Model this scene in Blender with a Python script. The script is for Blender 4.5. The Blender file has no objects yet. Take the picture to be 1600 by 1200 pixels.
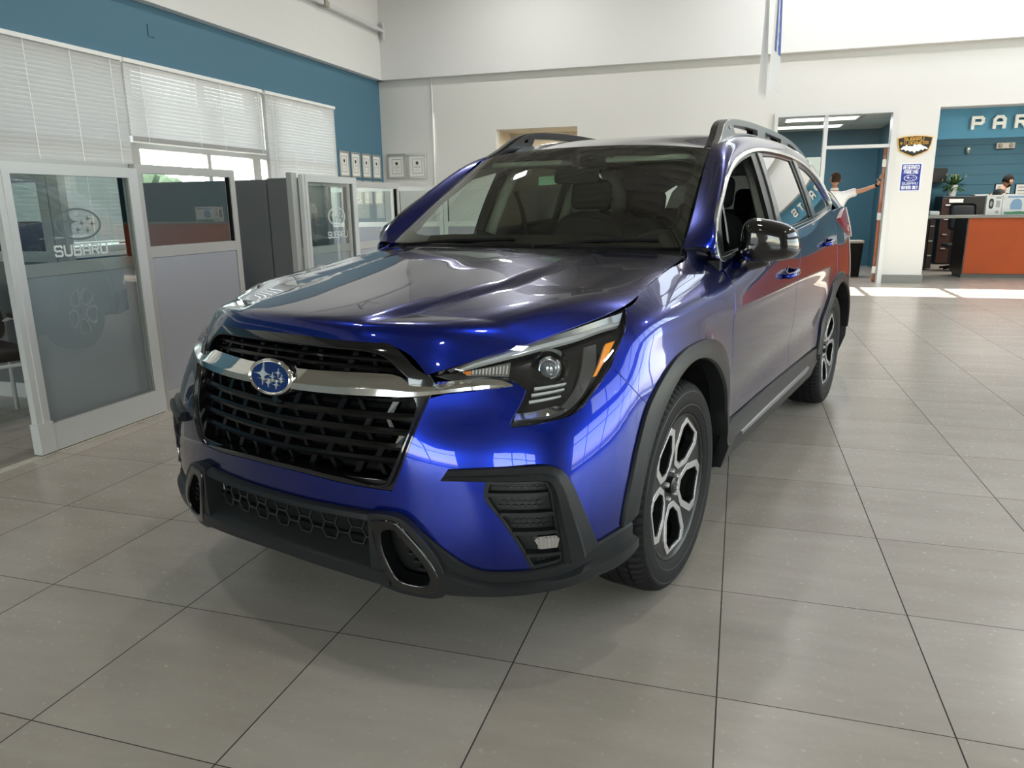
import bpy, bmesh, math, random
import numpy as np
from mathutils import Vector, Matrix
from mathutils.geometry import delaunay_2d_cdt
random.seed(7)
SC = bpy.context.scene
COL = SC.collection
# ---------------------------------------------------------------- camera (room frame: X along the back wall, Y towards it, Z up)
def make_camera():
    f, pit, rol, yaw, h = 1152.26, .2374, -.0141, -.2972, 1.339
    fw = Vector((math.sin(yaw)*math.cos(pit), math.cos(yaw)*math.cos(pit), -math.sin(pit)))
    r = Vector((math.cos(yaw), -math.sin(yaw), 0)); u = r.cross(fw)
    c, s = math.cos(rol), math.sin(rol)
    R_, U_ = c*r+s*u, -s*r+c*u
    cd = bpy.data.cameras.new('camera'); cam = bpy.data.objects.new('camera', cd); COL.objects.link(cam)
    cd.sensor_width = 36; cd.sensor_fit = 'HORIZONTAL'; cd.lens = f/1600*36; cd.clip_start = .05; cd.clip_end = 400
    M = Matrix.Identity(4)
    for i in range(3): M[i][0], M[i][1], M[i][2] = R_[i], U_[i], -fw[i]
    M[2][3] = h
    cam.matrix_world = M; SC.camera = cam
make_camera()
SC.view_settings.view_transform = 'Standard'; SC.view_settings.look = 'None'
SC.view_settings.gamma = 1; SC.view_settings.use_curve_mapping = False
SC.view_settings.exposure = 0.30
# ---------------------------------------------------------------- sky, sun, luminaires
W = bpy.data.worlds.new('sky'); SC.world = W; W.use_nodes = True
nt = W.node_tree; bg = nt.nodes['Background']
sky = nt.nodes.new('ShaderNodeTexSky'); sky.sky_type = 'NISHITA'; sky.sun_disc = False
sky.sun_elevation = math.radians(58); sky.sun_rotation = math.radians(200); sky.air_density = 1.2; sky.dust_density = .6; sky.ozone_density = 2
wb = nt.nodes.new('ShaderNodeHueSaturation'); wb.inputs['Saturation'].default_value = .50; nt.links.new(sky.outputs[0], wb.inputs['Color'])
wm = nt.nodes.new('ShaderNodeMix'); wm.data_type = 'RGBA'; wm.blend_type = 'MULTIPLY'; wm.inputs[0].default_value = 1; wm.inputs[7].default_value = (1.0, .955, .88, 1)
nt.links.new(wb.outputs[0], wm.inputs[6]); nt.links.new(wm.outputs[2], bg.inputs[0]); bg.inputs[1].default_value = 1.22
sd = bpy.data.lights.new('sun', 'SUN'); sun = bpy.data.objects.new('sun', sd); COL.objects.link(sun)
sd.energy = 19; sd.angle = math.radians(.6); sd.color = (1, .97, .9)
SUN_DIR = Vector((.03, .02, -1.0)).normalized()          # the way the sunlight travels
sun.rotation_euler = SUN_DIR.to_track_quat('-Z', 'Y').to_euler()
def area(name, loc, sx, sy, power, rot=(0, 0, 0), col=(1, 1, 1), portal=False):
    ld = bpy.data.lights.new(name, 'AREA'); ld.shape = 'RECTANGLE'; ld.size = sx; ld.size_y = sy; ld.energy = power; ld.color = col
    o = bpy.data.objects.new(name, ld); COL.objects.link(o); o.location = loc; o.rotation_euler = rot
    if portal: ld.cycles.is_portal = True
    return o
HALF = math.pi/2
CEIL = 6.2
for lx in (-3.6, 0.6, 4.8):
    for ly in (-3.2, 2.0, 7.0, 11.6):
        area('ceiling_lamp_light', (lx, ly, CEIL-.62), .3, .3, {-3.2: 6, 2.0: 18, 7.0: 42, 11.6: 48}[ly], col=(1, .985, .96))
area('storefront_light', (-2.9, -6.9, 1.65), 3.4, 3.1, 1, rot=(HALF, 0, 0), portal=True)
area('storefront_light', (2.9, -6.9, 1.65), 4.0, 3.1, 1, rot=(HALF, 0, 0), portal=True)
area('side_clerestory_light', (7.95, 6.4, 4.85), 12.8, 1.9, 1, rot=(HALF, 0, HALF), portal=True)
area('side_glazing_light', (7.9, 4.0, 1.7), 12.0, 3.0, 1, rot=(HALF, 0, HALF), portal=True)
area('office_lamp_light', (1.6, 15.3, 2.70), 1.2, .6, 38)
area('parts_lamp_light', (5.2, 16.2, 3.0), 2.4, 1.2, 110, col=(1, .97, .92))
area('passage_lamp_light', (-3.6, 15.0, 2.75), .6, .6, 22, col=(1, .93, .8))
# ---------------------------------------------------------------- materials
MATS = {}
def mat(name, col=(.8, .8, .8), rough=.5, metal=0, coat=0, coat_rough=.03, emit=None, estr=1, trans=0, ior=1.45, alpha=1, spec=None, bump=None, noise=None):
    if name in MATS: return MATS[name]
    m = bpy.data.materials.new(name); m.use_nodes = True; n = m.node_tree; b = n.nodes['Principled BSDF']
    b.inputs['Base Color'].default_value = (*col, 1); b.inputs['Roughness'].default_value = rough; b.inputs['Metallic'].default_value = metal
    b.inputs['Coat Weight'].default_value = coat; b.inputs['Coat Roughness'].default_value = coat_rough; b.inputs['IOR'].default_value = ior
    b.inputs['Transmission Weight'].default_value = trans; b.inputs['Alpha'].default_value = alpha
    if spec is not None: b.inputs['Specular IOR Level'].default_value = spec
    if emit: b.inputs['Emission Color'].default_value = (*emit, 1); b.inputs['Emission Strength'].default_value = estr
    tc = n.nodes.new('ShaderNodeTexCoord')
    if noise:  # (scale, amount): soft tonal variation
        t = n.nodes.new('ShaderNodeTexNoise'); t.inputs['Scale'].default_value = noise[0]; t.inputs['Detail'].default_value = 4
        n.links.new(tc.outputs['Object'], t.inputs['Vector'])
        mx = n.nodes.new('ShaderNodeMix'); mx.data_type = 'RGBA'
        a = noise[1]
        mx.inputs[6].default_value = (*[c*(1-a) for c in col], 1); mx.inputs[7].default_value = (*[min(1, c*(1+a)) for c in col], 1)
        n.links.new(t.outputs['Fac'], mx.inputs[0]); n.links.new(mx.outputs[2], b.inputs['Base Color'])
    if bump:   # (scale, strength, distance)
        t = n.nodes.new('ShaderNodeTexNoise'); t.inputs['Scale'].default_value = bump[0]; t.inputs['Detail'].default_value = 3
        n.links.new(tc.outputs['Object'], t.inputs['Vector'])
        bp = n.nodes.new('ShaderNodeBump'); bp.inputs['Strength'].default_value = bump[1]; bp.inputs['Distance'].default_value = bump[2]
        n.links.new(t.outputs['Fac'], bp.inputs['Height']); n.links.new(bp.outputs[0], b.inputs['Normal'])
    MATS[name] = m; return m
def glass_mat(name, tint=(.9, 1, .95), refl=1.0, clear=.9, rough=0.0):
    """thin sheet glass: clear straight through, fresnel reflection on top"""
    if name in MATS: return MATS[name]
    m = bpy.data.materials.new(name); m.use_nodes = True; n = m.node_tree; n.nodes.clear()
    out = n.nodes.new('ShaderNodeOutputMaterial'); tr = n.nodes.new('ShaderNodeBsdfTransparent'); gl = n.nodes.new('ShaderNodeBsdfGlossy')
    tr.inputs[0].default_value = (*[c*clear for c in tint], 1); gl.inputs['Roughness'].default_value = rough
    fr = n.nodes.new('ShaderNodeLayerWeight'); fr.inputs[0].default_value = .5
    pw = n.nodes.new('ShaderNodeMath'); pw.operation = 'POWER'; pw.inputs[1].default_value = 4.2; n.links.new(fr.outputs['Facing'], pw.inputs[0])
    mu = n.nodes.new('ShaderNodeMath'); mu.operation = 'MULTIPLY_ADD'; mu.inputs[1].default_value = .9*refl; mu.inputs[2].default_value = .085*refl; mu.use_clamp = True
    mx = n.nodes.new('ShaderNodeMixShader')
    n.links.new(pw.outputs[0], mu.inputs[0]); n.links.new(mu.outputs[0], mx.inputs[0]); n.links.new(tr.outputs[0], mx.inputs[1]); n.links.new(gl.outputs[0], mx.inputs[2])
    n.links.new(mx.outputs[0], out.inputs[0]); MATS[name] = m; return m
# ---------------------------------------------------------------- mesh helpers
class MB:
    """collects shapes, then links them as one mesh object"""
    def __init__(s): s.v = []; s.f = []; s.n = []
    def add(s, v, f, n=None):
        o = len(s.v); s.v += [tuple(map(float, p)) for p in v]; s.f += [tuple(o+i for i in q) for q in f]
        s.n += [tuple(map(float, p)) for p in n] if n is not None else [None]*len(v)
        return s
    def box(s, x0, x1, y0, y1, z0, z1, M=None):
        v = [(x, y, z) for z in (z0, z1) for y in (y0, y1) for x in (x0, x1)]
        if M is not None: v = [M @ Vector(p) for p in v]
        return s.add(v, [(0, 2, 3, 1), (4, 5, 7, 6), (0, 1, 5, 4), (2, 6, 7, 3), (0, 4, 6, 2), (1, 3, 7, 5)])
    def rbox(s, x0, x1, y0, y1, z0, z1, r=.01, M=None, seg=2):
        bm = bmesh.new(); bmesh.ops.create_cube(bm, size=1)
        for v in bm.verts: v.co = Vector(((x0+x1)/2+v.co.x*(x1-x0), (y0+y1)/2+v.co.y*(y1-y0), (z0+z1)/2+v.co.z*(z1-z0)))
        bmesh.ops.bevel(bm, geom=bm.edges[:], offset=r, segments=seg, affect='EDGES', profile=.5)
        if M is not None: bmesh.ops.transform(bm, matrix=M, verts=bm.verts)
        s.add([v.co for v in bm.verts], [[v.index for v in f.verts] for f in (bm.verts.index_update() or bm.faces)]); bm.free(); return s
    def tube(s, pts, r, n=10, cap=True):
        pts = [Vector(p) for p in pts]; rs = r if hasattr(r, '__len__') else [r]*len(pts)
        V = []; up = Vector((0, 0, 1)); t0 = (pts[1]-pts[0]).normalized()
        if abs(t0.dot(up)) > .95: up = Vector((1, 0, 0))
        a = t0.cross(up).normalized()
        for i, p in enumerate(pts):
            t = (pts[min(i+1, len(pts)-1)]-pts[max(i-1, 0)]).normalized()
            a = (a-t*a.dot(t)).normalized(); b = t.cross(a)
            V += [p+(a*math.cos(2*math.pi*k/n)+b*math.sin(2*math.pi*k/n))*rs[i] for k in range(n)]
        F = [(i*n+k, i*n+(k+1) % n, (i+1)*n+(k+1) % n, (i+1)*n+k) for i in range(len(pts)-1) for k in range(n)]
        if cap: F += [tuple(range(n))[::-1], tuple((len(pts)-1)*n+k for k in range(n))]
        return s.add(V, F)
    def lathe(s, prof, n=48, M=None, mod=None):
        """profile (radius, height) turned round local z"""
        V = []
        for i in range(n):
            a = 2*math.pi*i/n
            for j, (r, h) in enumerate(prof):
                if mod: r = mod(i, j, r)
                V.append(Vector((r*math.cos(a), r*math.sin(a), h)))
        if M is not None: V = [M @ v for v in V]
        m = len(prof)
        return s.add(V, [(i*m+j, ((i+1) % n)*m+j, ((i+1) % n)*m+j+1, i*m+j+1) for i in range(n) for j in range(m-1)])
    def prism(s, poly, h0, h1, M=None):
        """poly in local xy, extruded in z"""
        n = len(poly); V = [Vector((x, y, h)) for h in (h0, h1) for x, y in poly]
        if M is not None: V = [M @ v for v in V]
        ar = sum(poly[i][0]*poly[(i+1) % n][1]-poly[(i+1) % n][0]*poly[i][1] for i in range(n))
        top = list(range(n, 2*n)); bot = list(range(n))[::-1]
        F = [tuple(top), tuple(bot)]+[(i, (i+1) % n, n+(i+1) % n, n+i) for i in range(n)]
        if ar < 0: F = [q[::-1] for q in F]
        return s.add(V, F)
    def build(s, name, m, parent=None, smooth=False, sharp=None):
        me = bpy.data.meshes.new(name); me.from_pydata(s.v, [], s.f); me.update()
        if m: me.materials.append(m)
        if any(q is not None for q in s.n):
            me.polygons.foreach_set('use_smooth', [True]*len(me.polygons))
            for i, q in enumerate(s.n):
                if q is None: s.n[i] = tuple(me.vertices[i].normal)
            me.normals_split_custom_set_from_vertices(s.n)
        elif smooth:
            me.polygons.foreach_set('use_smooth', [True]*len(me.polygons))
            if sharp: me.set_sharp_from_angle(angle=math.radians(sharp))
        o = bpy.data.objects.new(name, me); COL.objects.link(o)
        if parent: o.parent = parent
        return o
def tag(o, label, cat, group=None):
    o['label'] = label; o['category'] = cat
    if group: o['group'] = group
    return o
def struct(o): o['kind'] = 'structure'; return o
def empty(name, loc=(0, 0, 0), rz=0):
    o = bpy.data.objects.new(name, None); COL.objects.link(o); o.location = loc; o.rotation_euler = (0, 0, rz); o.empty_display_size = .2; return o
def copy_tree(o, parent=None):
    c = o.copy(); COL.objects.link(c); c.parent = parent
    for ch in [q for q in o.children]: copy_tree(ch, c)
    return c
GLYPH = {  # block capitals drawn as strokes on a 4 x 6 grid
 'A': [[(0,0),(0,4.6),(1,6),(3,6),(4,4.6),(4,0)],[(0,2.4),(4,2.4)]], 'B': [[(0,0),(0,6),(3.4,6),(4,5.2),(4,3.8),(3.4,3.1),(0,3.1)],[(3.4,3.1),(4,2.4),(4,.8),(3.4,0),(0,0)]],
 'D': [[(0,0),(0,6),(3,6),(4,4.8),(4,1.2),(3,0),(0,0)]], 'E': [[(4,6),(0,6),(0,0),(4,0)],[(0,3),(3.4,3)]], 'G': [[(4,4.6),(3.4,6),(.8,6),(0,5),(0,1),(.8,0),(3.4,0),(4,.8),(4,2.7),(2.2,2.7)]],
 'I': [[(2,0),(2,6)]], 'K': [[(0,0),(0,6)],[(4,6),(.2,2.8),(4,0)]], 'L': [[(0,6),(0,0),(4,0)]], 'N': [[(0,0),(0,6),(4,0),(4,6)]], 'O': [[(0,1.2),(0,4.8),(1,6),(3,6),(4,4.8),(4,1.2),(3,0),(1,0),(0,1.2)]],
 'P': [[(0,0),(0,6),(3.4,6),(4,5.2),(4,3.4),(3.4,2.7),(0,2.7)]], 'R': [[(0,0),(0,6),(3.4,6),(4,5.2),(4,3.6),(3.4,2.9),(0,2.9)],[(2.2,2.9),(4,0)]], 'S': [[(4,5),(3.6,6),(.4,6),(0,5.4),(0,3.6),(.6,3),(3.4,3),(4,2.4),(4,.6),(3.4,0),(.4,0),(0,1)]],
 'T': [[(0,6),(4,6)],[(2,6),(2,0)]], 'U': [[(0,6),(0,.9),(.8,0),(3.2,0),(4,.9),(4,6)]], 'V': [[(0,6),(2,0),(4,6)]], 'W': [[(0,6),(1,0),(2,4.4),(3,0),(4,6)]], 'Y': [[(0,6),(2,3),(4,6)],[(2,3),(2,0)]], ' ': []}
def text_mesh(name, txt, size, m, M, parent=None, ext=.002, bold=0.0, sx=1.0, adv=5.6, weight=.95):
    """block lettering: strokes with mitred ends, centred on M"""
    ns = 0; g = size*.75/7.0; gx = g*sx; mb = MB(); n = len(txt); x0 = -((n-1)*adv+4)/2
    for i, ch in enumerate(txt):
        for st in GLYPH[ch]:
            for (a, b), (c_, d) in zip(st, st[1:]):
                ns += 1
                A = Vector(((x0+i*adv+a)*gx, (b-3)*g, 0)); B = Vector(((x0+i*adv+c_)*gx, (d-3)*g, 0)); t = (B-A).normalized(); w = Vector((-t.y, t.x, 0))*g*weight*.62; e = t*g*weight*.45
                q = [A-e-w, B+e-w, B+e+w, A-e+w]
                mb.prism([(p.x, p.y) for p in q], 0, ext*2*(1+.05*(ns % 7)), M)
    o = mb.build(name, m, parent); return o
def frameM(org, right, up):
    r = Vector(right).normalized(); u = Vector(up); u = (u-r*u.dot(r)).normalized(); n = r.cross(u)
    return Matrix(((r.x, u.x, n.x, org[0]), (r.y, u.y, n.y, org[1]), (r.z, u.z, n.z, org[2]), (0, 0, 0, 1)))
def star4(cx, cy, w, h, p=.16):
    """four-pointed concave star outline"""
    o = []
    for i in range(4):
        a = i*HALF; b = a+HALF
        A = (math.cos(a)*w, math.sin(a)*h); B = (math.cos(b)*w, math.sin(b)*h)
        for t in (0, .2, .4, .5, .6, .8):
            k = 1-(1-abs(2*t-1))**.55*(1-p)
            k = abs(2*t-1)**1.0
            q = (A[0]*(1-t)**2.35+B[0]*t**2.35, A[1]*(1-t)**2.35+B[1]*t**2.35)
            o.append((cx+q[0], cy+q[1]))
    return o
STARS = [(-.42, .16, .50, .72), (.50, .34, .20, .28), (.17, .06, .20, .28), (.70, .0, .20, .28), (-.06, -.36, .21, .29), (.42, -.42, .21, .29)]
def ellipse(a, b, n=48): return [(a*math.cos(2*math.pi*i/n), b*math.sin(2*math.pi*i/n)) for i in range(n)]
def ring(mb, a0, b0, a1, b1, h0, h1, M, n=56):
    V = []
    for a, b, h in ((a0, b0, h0), (a1, b1, h0), (a1, b1, h1), (a0, b0, h1)):
        V += [M @ Vector((a*math.cos(2*math.pi*i/n), b*math.sin(2*math.pi*i/n), h)) for i in range(n)]
    F = [(r*n+i, ((r+1) % 4)*n+i, ((r+1) % 4)*n+(i+1) % n, r*n+(i+1) % n) for r in range(4) for i in range(n)]
    mb.add(V, [q[::-1] for q in F])
def emblem_shapes(mb, a, b, M, h0, h1, rim=.07):
    ring(mb, a*(1-rim), b*(1-rim*1.4), a, b, h0, h1, M)
    for cx, cy, w, h in STARS: mb.prism(star4(cx*a*.86, cy*b, w*a, h*b), h0, h1, M)
# ---------------------------------------------------------------- smooth master surfaces of the car (car frame: x to its left side, y rearward, z up)
def nat_basis(xs):
    """matrix that turns knot values into natural-cubic second derivatives"""
    xs = np.asarray(xs, float); n = len(xs); h = np.diff(xs)
    A = np.zeros((n, n)); B = np.zeros((n, n)); A[0, 0] = A[-1, -1] = 1
    for i in range(1, n - 1):
        A[i, i-1] = h[i-1]; A[i, i] = 2*(h[i-1]+h[i]); A[i, i+1] = h[i]
        B[i, i-1] = 6/h[i-1]; B[i, i+1] = 6/h[i]; B[i, i] = -6/h[i-1]-6/h[i]
    return np.linalg.solve(A, B)
class Card:
    """cardinal natural cubic spline basis on knots xs"""
    def __init__(s, xs): s.x = np.asarray(xs, float); s.M = nat_basis(xs); s.n = len(xs)
    def __call__(s, t):
        t = np.atleast_1d(np.asarray(t, float)); i = np.clip(np.searchsorted(s.x, t) - 1, 0, s.n - 2)
        h = s.x[i+1]-s.x[i]; tc = t
        a = (s.x[i+1]-tc)/h; b = (tc-s.x[i])/h
        W = np.zeros((len(t), s.n)); r = np.arange(len(t))
        W[r, i] += a; W[r, i+1] += b
        W += ((a**3-a)*h*h/6)[:, None]*s.M[i] + ((b**3-b)*h*h/6)[:, None]*s.M[i+1]
        return W
ZR = [0.16, 0.33, 0.45, 0.58, 0.70, 0.82, 0.92, 1.00, 1.08, 1.16, 1.26]
FRONT = [  # stations k = -2 .. 7, plan points (x, y) for each height above
 [(-.41,-.86),(-.2,-.90),(0,-.91),(.2,-.90),(.41,-.86),(.58,-.80),(.72,-.73),(.82,-.64),(.88,-.52),(.905,-.38)],
 [(-.41,-.912),(-.2,-.948),(0,-.958),(.2,-.948),(.41,-.912),(.58,-.858),(.73,-.79),(.84,-.70),(.905,-.56),(.925,-.40)],
 [(-.41,-.916),(-.2,-.953),(0,-.965),(.2,-.953),(.41,-.916),(.59,-.862),(.745,-.793),(.855,-.70),(.918,-.56),(.940,-.40)],
 [(-.41,-.914),(-.2,-.953),(0,-.966),(.2,-.953),(.41,-.914),(.59,-.858),(.742,-.785),(.852,-.69),(.920,-.55),(.947,-.39)],
 [(-.41,-.905),(-.2,-.945),(0,-.958),(.2,-.945),(.41,-.905),(.58,-.845),(.73,-.765),(.842,-.665),(.915,-.53),(.948,-.37)],
 [(-.403,-.878),(-.2,-.928),(0,-.942),(.2,-.928),(.403,-.878),(.558,-.802),(.705,-.722),(.822,-.61),(.902,-.48),(.944,-.34)],
 [(-.398,-.852),(-.2,-.904),(0,-.918),(.2,-.904),(.398,-.852),(.538,-.780),(.675,-.67),(.792,-.54),(.880,-.41),(.930,-.28)],
 [(-.39,-.80),(-.2,-.85),(0,-.865),(.2,-.85),(.39,-.80),(.51,-.70),(.64,-.58),(.760,-.45),(.855,-.33),(.905,-.21)],
 [(-.37,-.66),(-.19,-.70),(0,-.72),(.19,-.70),(.37,-.66),(.48,-.57),(.60,-.46),(.69,-.35),(.755,-.25),(.790,-.145)],
 [(-.34,-.45),(-.17,-.48),(0,-.50),(.17,-.48),(.34,-.45),(.44,-.38),(.52,-.29),(.58,-.21),(.62,-.13),(.645,-.04)],
 [(-.31,-.20),(-.16,-.23),(0,-.25),(.16,-.23),(.31,-.20),(.40,-.14),(.44,-.08),(.47,-.02),(.49,.04),(.50,.10)]]
SIDE_Y = [-.02, .45, 1.0, 1.6, 2.3, 2.9, 3.4, 3.78, 3.98, 4.04, 4.04]
SIDE_X = [  # same heights; k = 8 .. 18
 [.905,.905,.905,.905,.905,.905,.89,.82,.62,.3,0],
 [.930,.925,.920,.920,.922,.930,.92,.85,.66,.3,0],
 [.945,.938,.928,.928,.932,.945,.935,.865,.68,.3,0],
 [.953,.944,.930,.930,.938,.955,.943,.872,.69,.3,0],
 [.957,.948,.936,.936,.945,.960,.946,.874,.69,.3,0],
 [.957,.951,.945,.946,.952,.960,.944,.870,.68,.3,0],
 [.949,.950,.950,.951,.953,.957,.938,.862,.67,.3,0],
 [.929,.942,.948,.950,.950,.951,.930,.850,.66,.3,0],
 [.820,.880,.936,.940,.941,.940,.918,.836,.64,.3,0],
 [.665,.765,.908,.914,.920,.922,.902,.818,.62,.29,0],
 [.50,.62,.862,.872,.880,.886,.870,.79,.59,.28,0]]
PTS = np.zeros((len(ZR), 21, 3))
for r in range(len(ZR)):
    dy = max(0.0, ZR[r]-1.0)*-.2
    row = FRONT[r] + [(x, y if j < 6 else y-(j >= 7)*dy*.9-(j == 6)*dy*.3) for j, (x, y) in enumerate(zip(SIDE_X[r], SIDE_Y))]
    for j, (x, y) in enumerate(row): PTS[r, j] = (x-{9: .010, 10: .017, 11: .006, 15: .015, 14: .004}.get(j, 0), y, ZR[r])
KC, ZC = Card(range(-2, 19)), Card(ZR)
WHEEL_Y = (0.0, 2.89)
def S0(k, z):
    return np.einsum('nr,nk,rkc->nc', ZC(z), KC(k), PTS)
def S(k, z, off=0.0):
    """body side shell with its wheel flares, pushed out by off along the surface normal"""
    k = np.atleast_1d(np.asarray(k, float)); z = np.atleast_1d(np.asarray(z, float))
    P = S0(k, z); e = 1e-3
    N = np.cross(S0(k+e, z)-P, S0(k, z+e)-P); N /= np.linalg.norm(N, axis=1)[:, None]
    o = np.zeros(len(k)) + off
    for wy in WHEEL_Y:
        r = np.hypot(P[:, 1]-wy, P[:, 2]-.376)
        o += .014*np.exp(-((r-.47)/.085)**2)*(np.abs(P[:, 1]-wy) < .9)*np.clip((P[:, 0]-.7)/.2, 0, 1)
    # pressed crease low on the doors and the shoulder line under the handles
    d = np.clip((k-8.6)/.6, 0, 1)*np.clip((13.0-k)/.9, 0, 1)
    o += -.010*d*np.exp(-((z-(.56+.02*(k-9)))/.07)**2) + .006*d*np.exp(-((z-(.93+.008*(k-9)))/.03)**2)
    return P + N*o[:, None]
def SN(k, z, off=0.0):
    e = 2e-3; P = S(k, z, off)
    N = np.cross(S(np.asarray(k)+e, z, off)-P, S(k, np.asarray(z)+e, off)-P)
    return P, N/np.linalg.norm(N, axis=1)[:, None]
# hood: grid of control points, columns from the centre line to the edge, rows from the nose to the cowl
HOOD_ROWS = [
 [(0,-.885,.975),(.13,-.88,.975),(.26,-.866,.974),(.36,-.838,.969),(.425,-.822,.945),(.463,-.820,.915),(.487,-.823,.893)],
 [(0,-.872,1.010),(.13,-.867,1.010),(.26,-.850,1.008),(.37,-.815,1.004),(.455,-.785,.987),(.51,-.77,.952),(.545,-.765,.912)],
 [(0,-.815,1.036),(.14,-.81,1.036),(.29,-.79,1.034),(.41,-.75,1.031),(.52,-.705,1.020),(.585,-.69,.980),(.625,-.68,.937)],
 [(0,-.60,1.064),(.16,-.60,1.064),(.33,-.59,1.061),(.48,-.57,1.058),(.605,-.54,1.051),(.678,-.52,1.019),(.731,-.51,.982)],
 [(0,-.35,1.092),(.18,-.35,1.092),(.36,-.35,1.087),(.53,-.34,1.085),(.67,-.325,1.081),(.76,-.31,1.060),(.823,-.29,1.033)],
 [(0,-.08,1.123),(.18,-.08,1.123),(.36,-.08,1.118),(.53,-.075,1.114),(.67,-.06,1.106),(.76,-.04,1.093),(.803,-.02,1.078)],
 [(0,.13,1.148),(.18,.135,1.148),(.36,.145,1.144),(.53,.16,1.140),(.66,.18,1.133),(.735,.20,1.124),(.782,.22,1.112)],
 [(0,.31,1.164),(.18,.315,1.164),(.36,.335,1.160),(.52,.36,1.157),(.64,.385,1.152),(.71,.40,1.147),(.768,.415,1.140)]]
HB = [0, .035, .10, .25, .45, .67, .85, 1.0]
HA = [-1, -.83, -.66, -.5, -.33, -.17, 0, .17, .33, .5, .66, .83, 1.0]
HP = np.array([[(-x, y, z) for (x, y, z) in row[:0:-1]] + row for row in HOOD_ROWS])
HAC, HBC = Card(HA), Card(HB)
def H(a, b):
    """hood surface; a = -1..1 across, b = 0..1 from nose to cowl"""
    a = np.atleast_1d(np.asarray(a, float)); b = np.atleast_1d(np.asarray(b, float))
    P = np.einsum('nr,nk,rkc->nc', HBC(b), HAC(a), HP)
    w = .30+.14*b                                    # the raised middle of the hood, its creases running back
    t = np.clip((np.abs(a)-w)/.07+.5, 0, 1); t = t*t*(3-2*t)
    f = np.clip((b-.05)/.12, 0, 1)*np.clip((1.05-b)/.5, 0, 1)
    P[:, 2] -= .018*t*f*np.clip((1-np.abs(a))/.35, 0, 1)
    return P
# ---------------------------------------------------------------- panels cut out of a master surface
KT = np.linspace(0, 18, 1801)
_P = S0(KT, np.full(len(KT), .72)); ST = np.concatenate([[0], np.cumsum(np.linalg.norm(np.diff(_P, axis=0), axis=1))])
def k2s(k): return np.sign(k)*np.interp(np.abs(k), KT, ST)
def s2k(s): return np.sign(s)*np.interp(np.abs(s), ST, KT)
class Shell:
    def to2(self, p): return [(float(k2s(k)), z) for k, z in p]
    def ev(self, q, off=0.0):
        q = np.asarray(q, float).reshape(-1, 2); sg = np.where(q[:, 0] < 0, -1.0, 1.0)
        P, N = SN(s2k(np.abs(q[:, 0])), q[:, 1], off)
        P = P.copy(); N = N.copy(); P[:, 0] *= sg; N[:, 0] *= sg
        return P, N
class Green:
    """side glass surface, 2-d coordinates (y, z)"""
    def to2(self, p): return list(p)
    def g(self, y, z): return .895-.30*(z-1.15)-.20*(z-1.15)**2-.014*(y-1.9)**2
    def ev(self, q, off=0.0):
        q = np.asarray(q, float).reshape(-1, 2); y, z = q[:, 0], q[:, 1]
        gy = -.028*(y-1.9); gz = -.30-.4*(z-1.15)
        N = np.stack([np.ones(len(y)), -gy, -gz], 1); N /= np.linalg.norm(N, axis=1)[:, None]
        return np.stack([self.g(y, z), y, z], 1)+N*np.asarray(off).reshape(-1, 1)*1.0, N
class HoodSurf:
    def to2(self, p): return list(p)
    def ev(self, q, off=0.0):
        q = np.asarray(q, float).reshape(-1, 2); a, b = q[:, 0]/.75, q[:, 1]/1.25; e = 1e-3
        P = H(a, b); N = np.cross(H(a+e, b)-P, H(a, b+e)-P); N /= np.linalg.norm(N, axis=1)[:, None]
        return P+N*off, N
SH, GR, HS = Shell(), Green(), HoodSurf()
def smooth_line(pts, step=.02, closed=True):
    """pts: (x, y) or (x, y, 'c') for a sharp corner; Catmull-Rom between the corners"""
    n = len(pts); co = [len(p) > 2 for p in pts]; P = np.array([p[:2] for p in pts], float); out = []
    for i in range(n if closed else n-1):
        p1, p2 = P[i], P[(i+1) % n]
        p0 = P[i-1] if (i > 0 or closed) and not co[i] else p1-(p2-p1)
        j = (i+2) % n
        p3 = P[j] if (i+2 < n or closed) and not co[(i+1) % n] else p2+(p2-p1)
        if co[i] and co[(i+1) % n]: p0, p3 = p1-(p2-p1), p2+(p2-p1)
        L = np.linalg.norm(p2-p1); m = max(1, int(round(L/step)))
        d1 = max(np.linalg.norm(p1-p0), 1e-6); d3 = max(np.linalg.norm(p3-p2), 1e-6)
        t1 = ((p1-p0)/d1+(p2-p1)/max(L, 1e-6))*.5*L; t2 = ((p2-p1)/max(L, 1e-6)+(p3-p2)/d3)*.5*L
        for s_ in range(m):
            t = s_/m
            out.append((2*t**3-3*t**2+1)*p1+(t**3-2*t**2+t)*t1+(-2*t**3+3*t**2)*p2+(t**3-t**2)*t2)
    if not closed: out.append(P[-1])
    return np.array(out)
def inset(poly, d):
    n = len(poly); ar = 0.5*np.sum(poly[:, 0]*np.roll(poly[:, 1], -1)-np.roll(poly[:, 0], -1)*poly[:, 1]); sg = 1 if ar > 0 else -1
    e = np.roll(poly, -1, 0)-poly; e /= np.maximum(np.linalg.norm(e, axis=1), 1e-9)[:, None]
    nl = np.stack([-e[:, 1], e[:, 0]], 1)*sg
    m = nl+np.roll(nl, 1, 0); m /= np.maximum(np.linalg.norm(m, axis=1), .35)[:, None]
    return poly+m*d, m
def in_poly(pts, poly):
    x, y = pts[:, 0], pts[:, 1]; c = np.zeros(len(pts), bool); n = len(poly)
    for i in range(n):
        x1, y1 = poly[i]; x2, y2 = poly[(i+1) % n]
        if y1 == y2: continue
        h = ((y1 > y) != (y2 > y)) & (x < (x2-x1)*(y-y1)/(y2-y1)+x1); c ^= h
    return c
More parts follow.
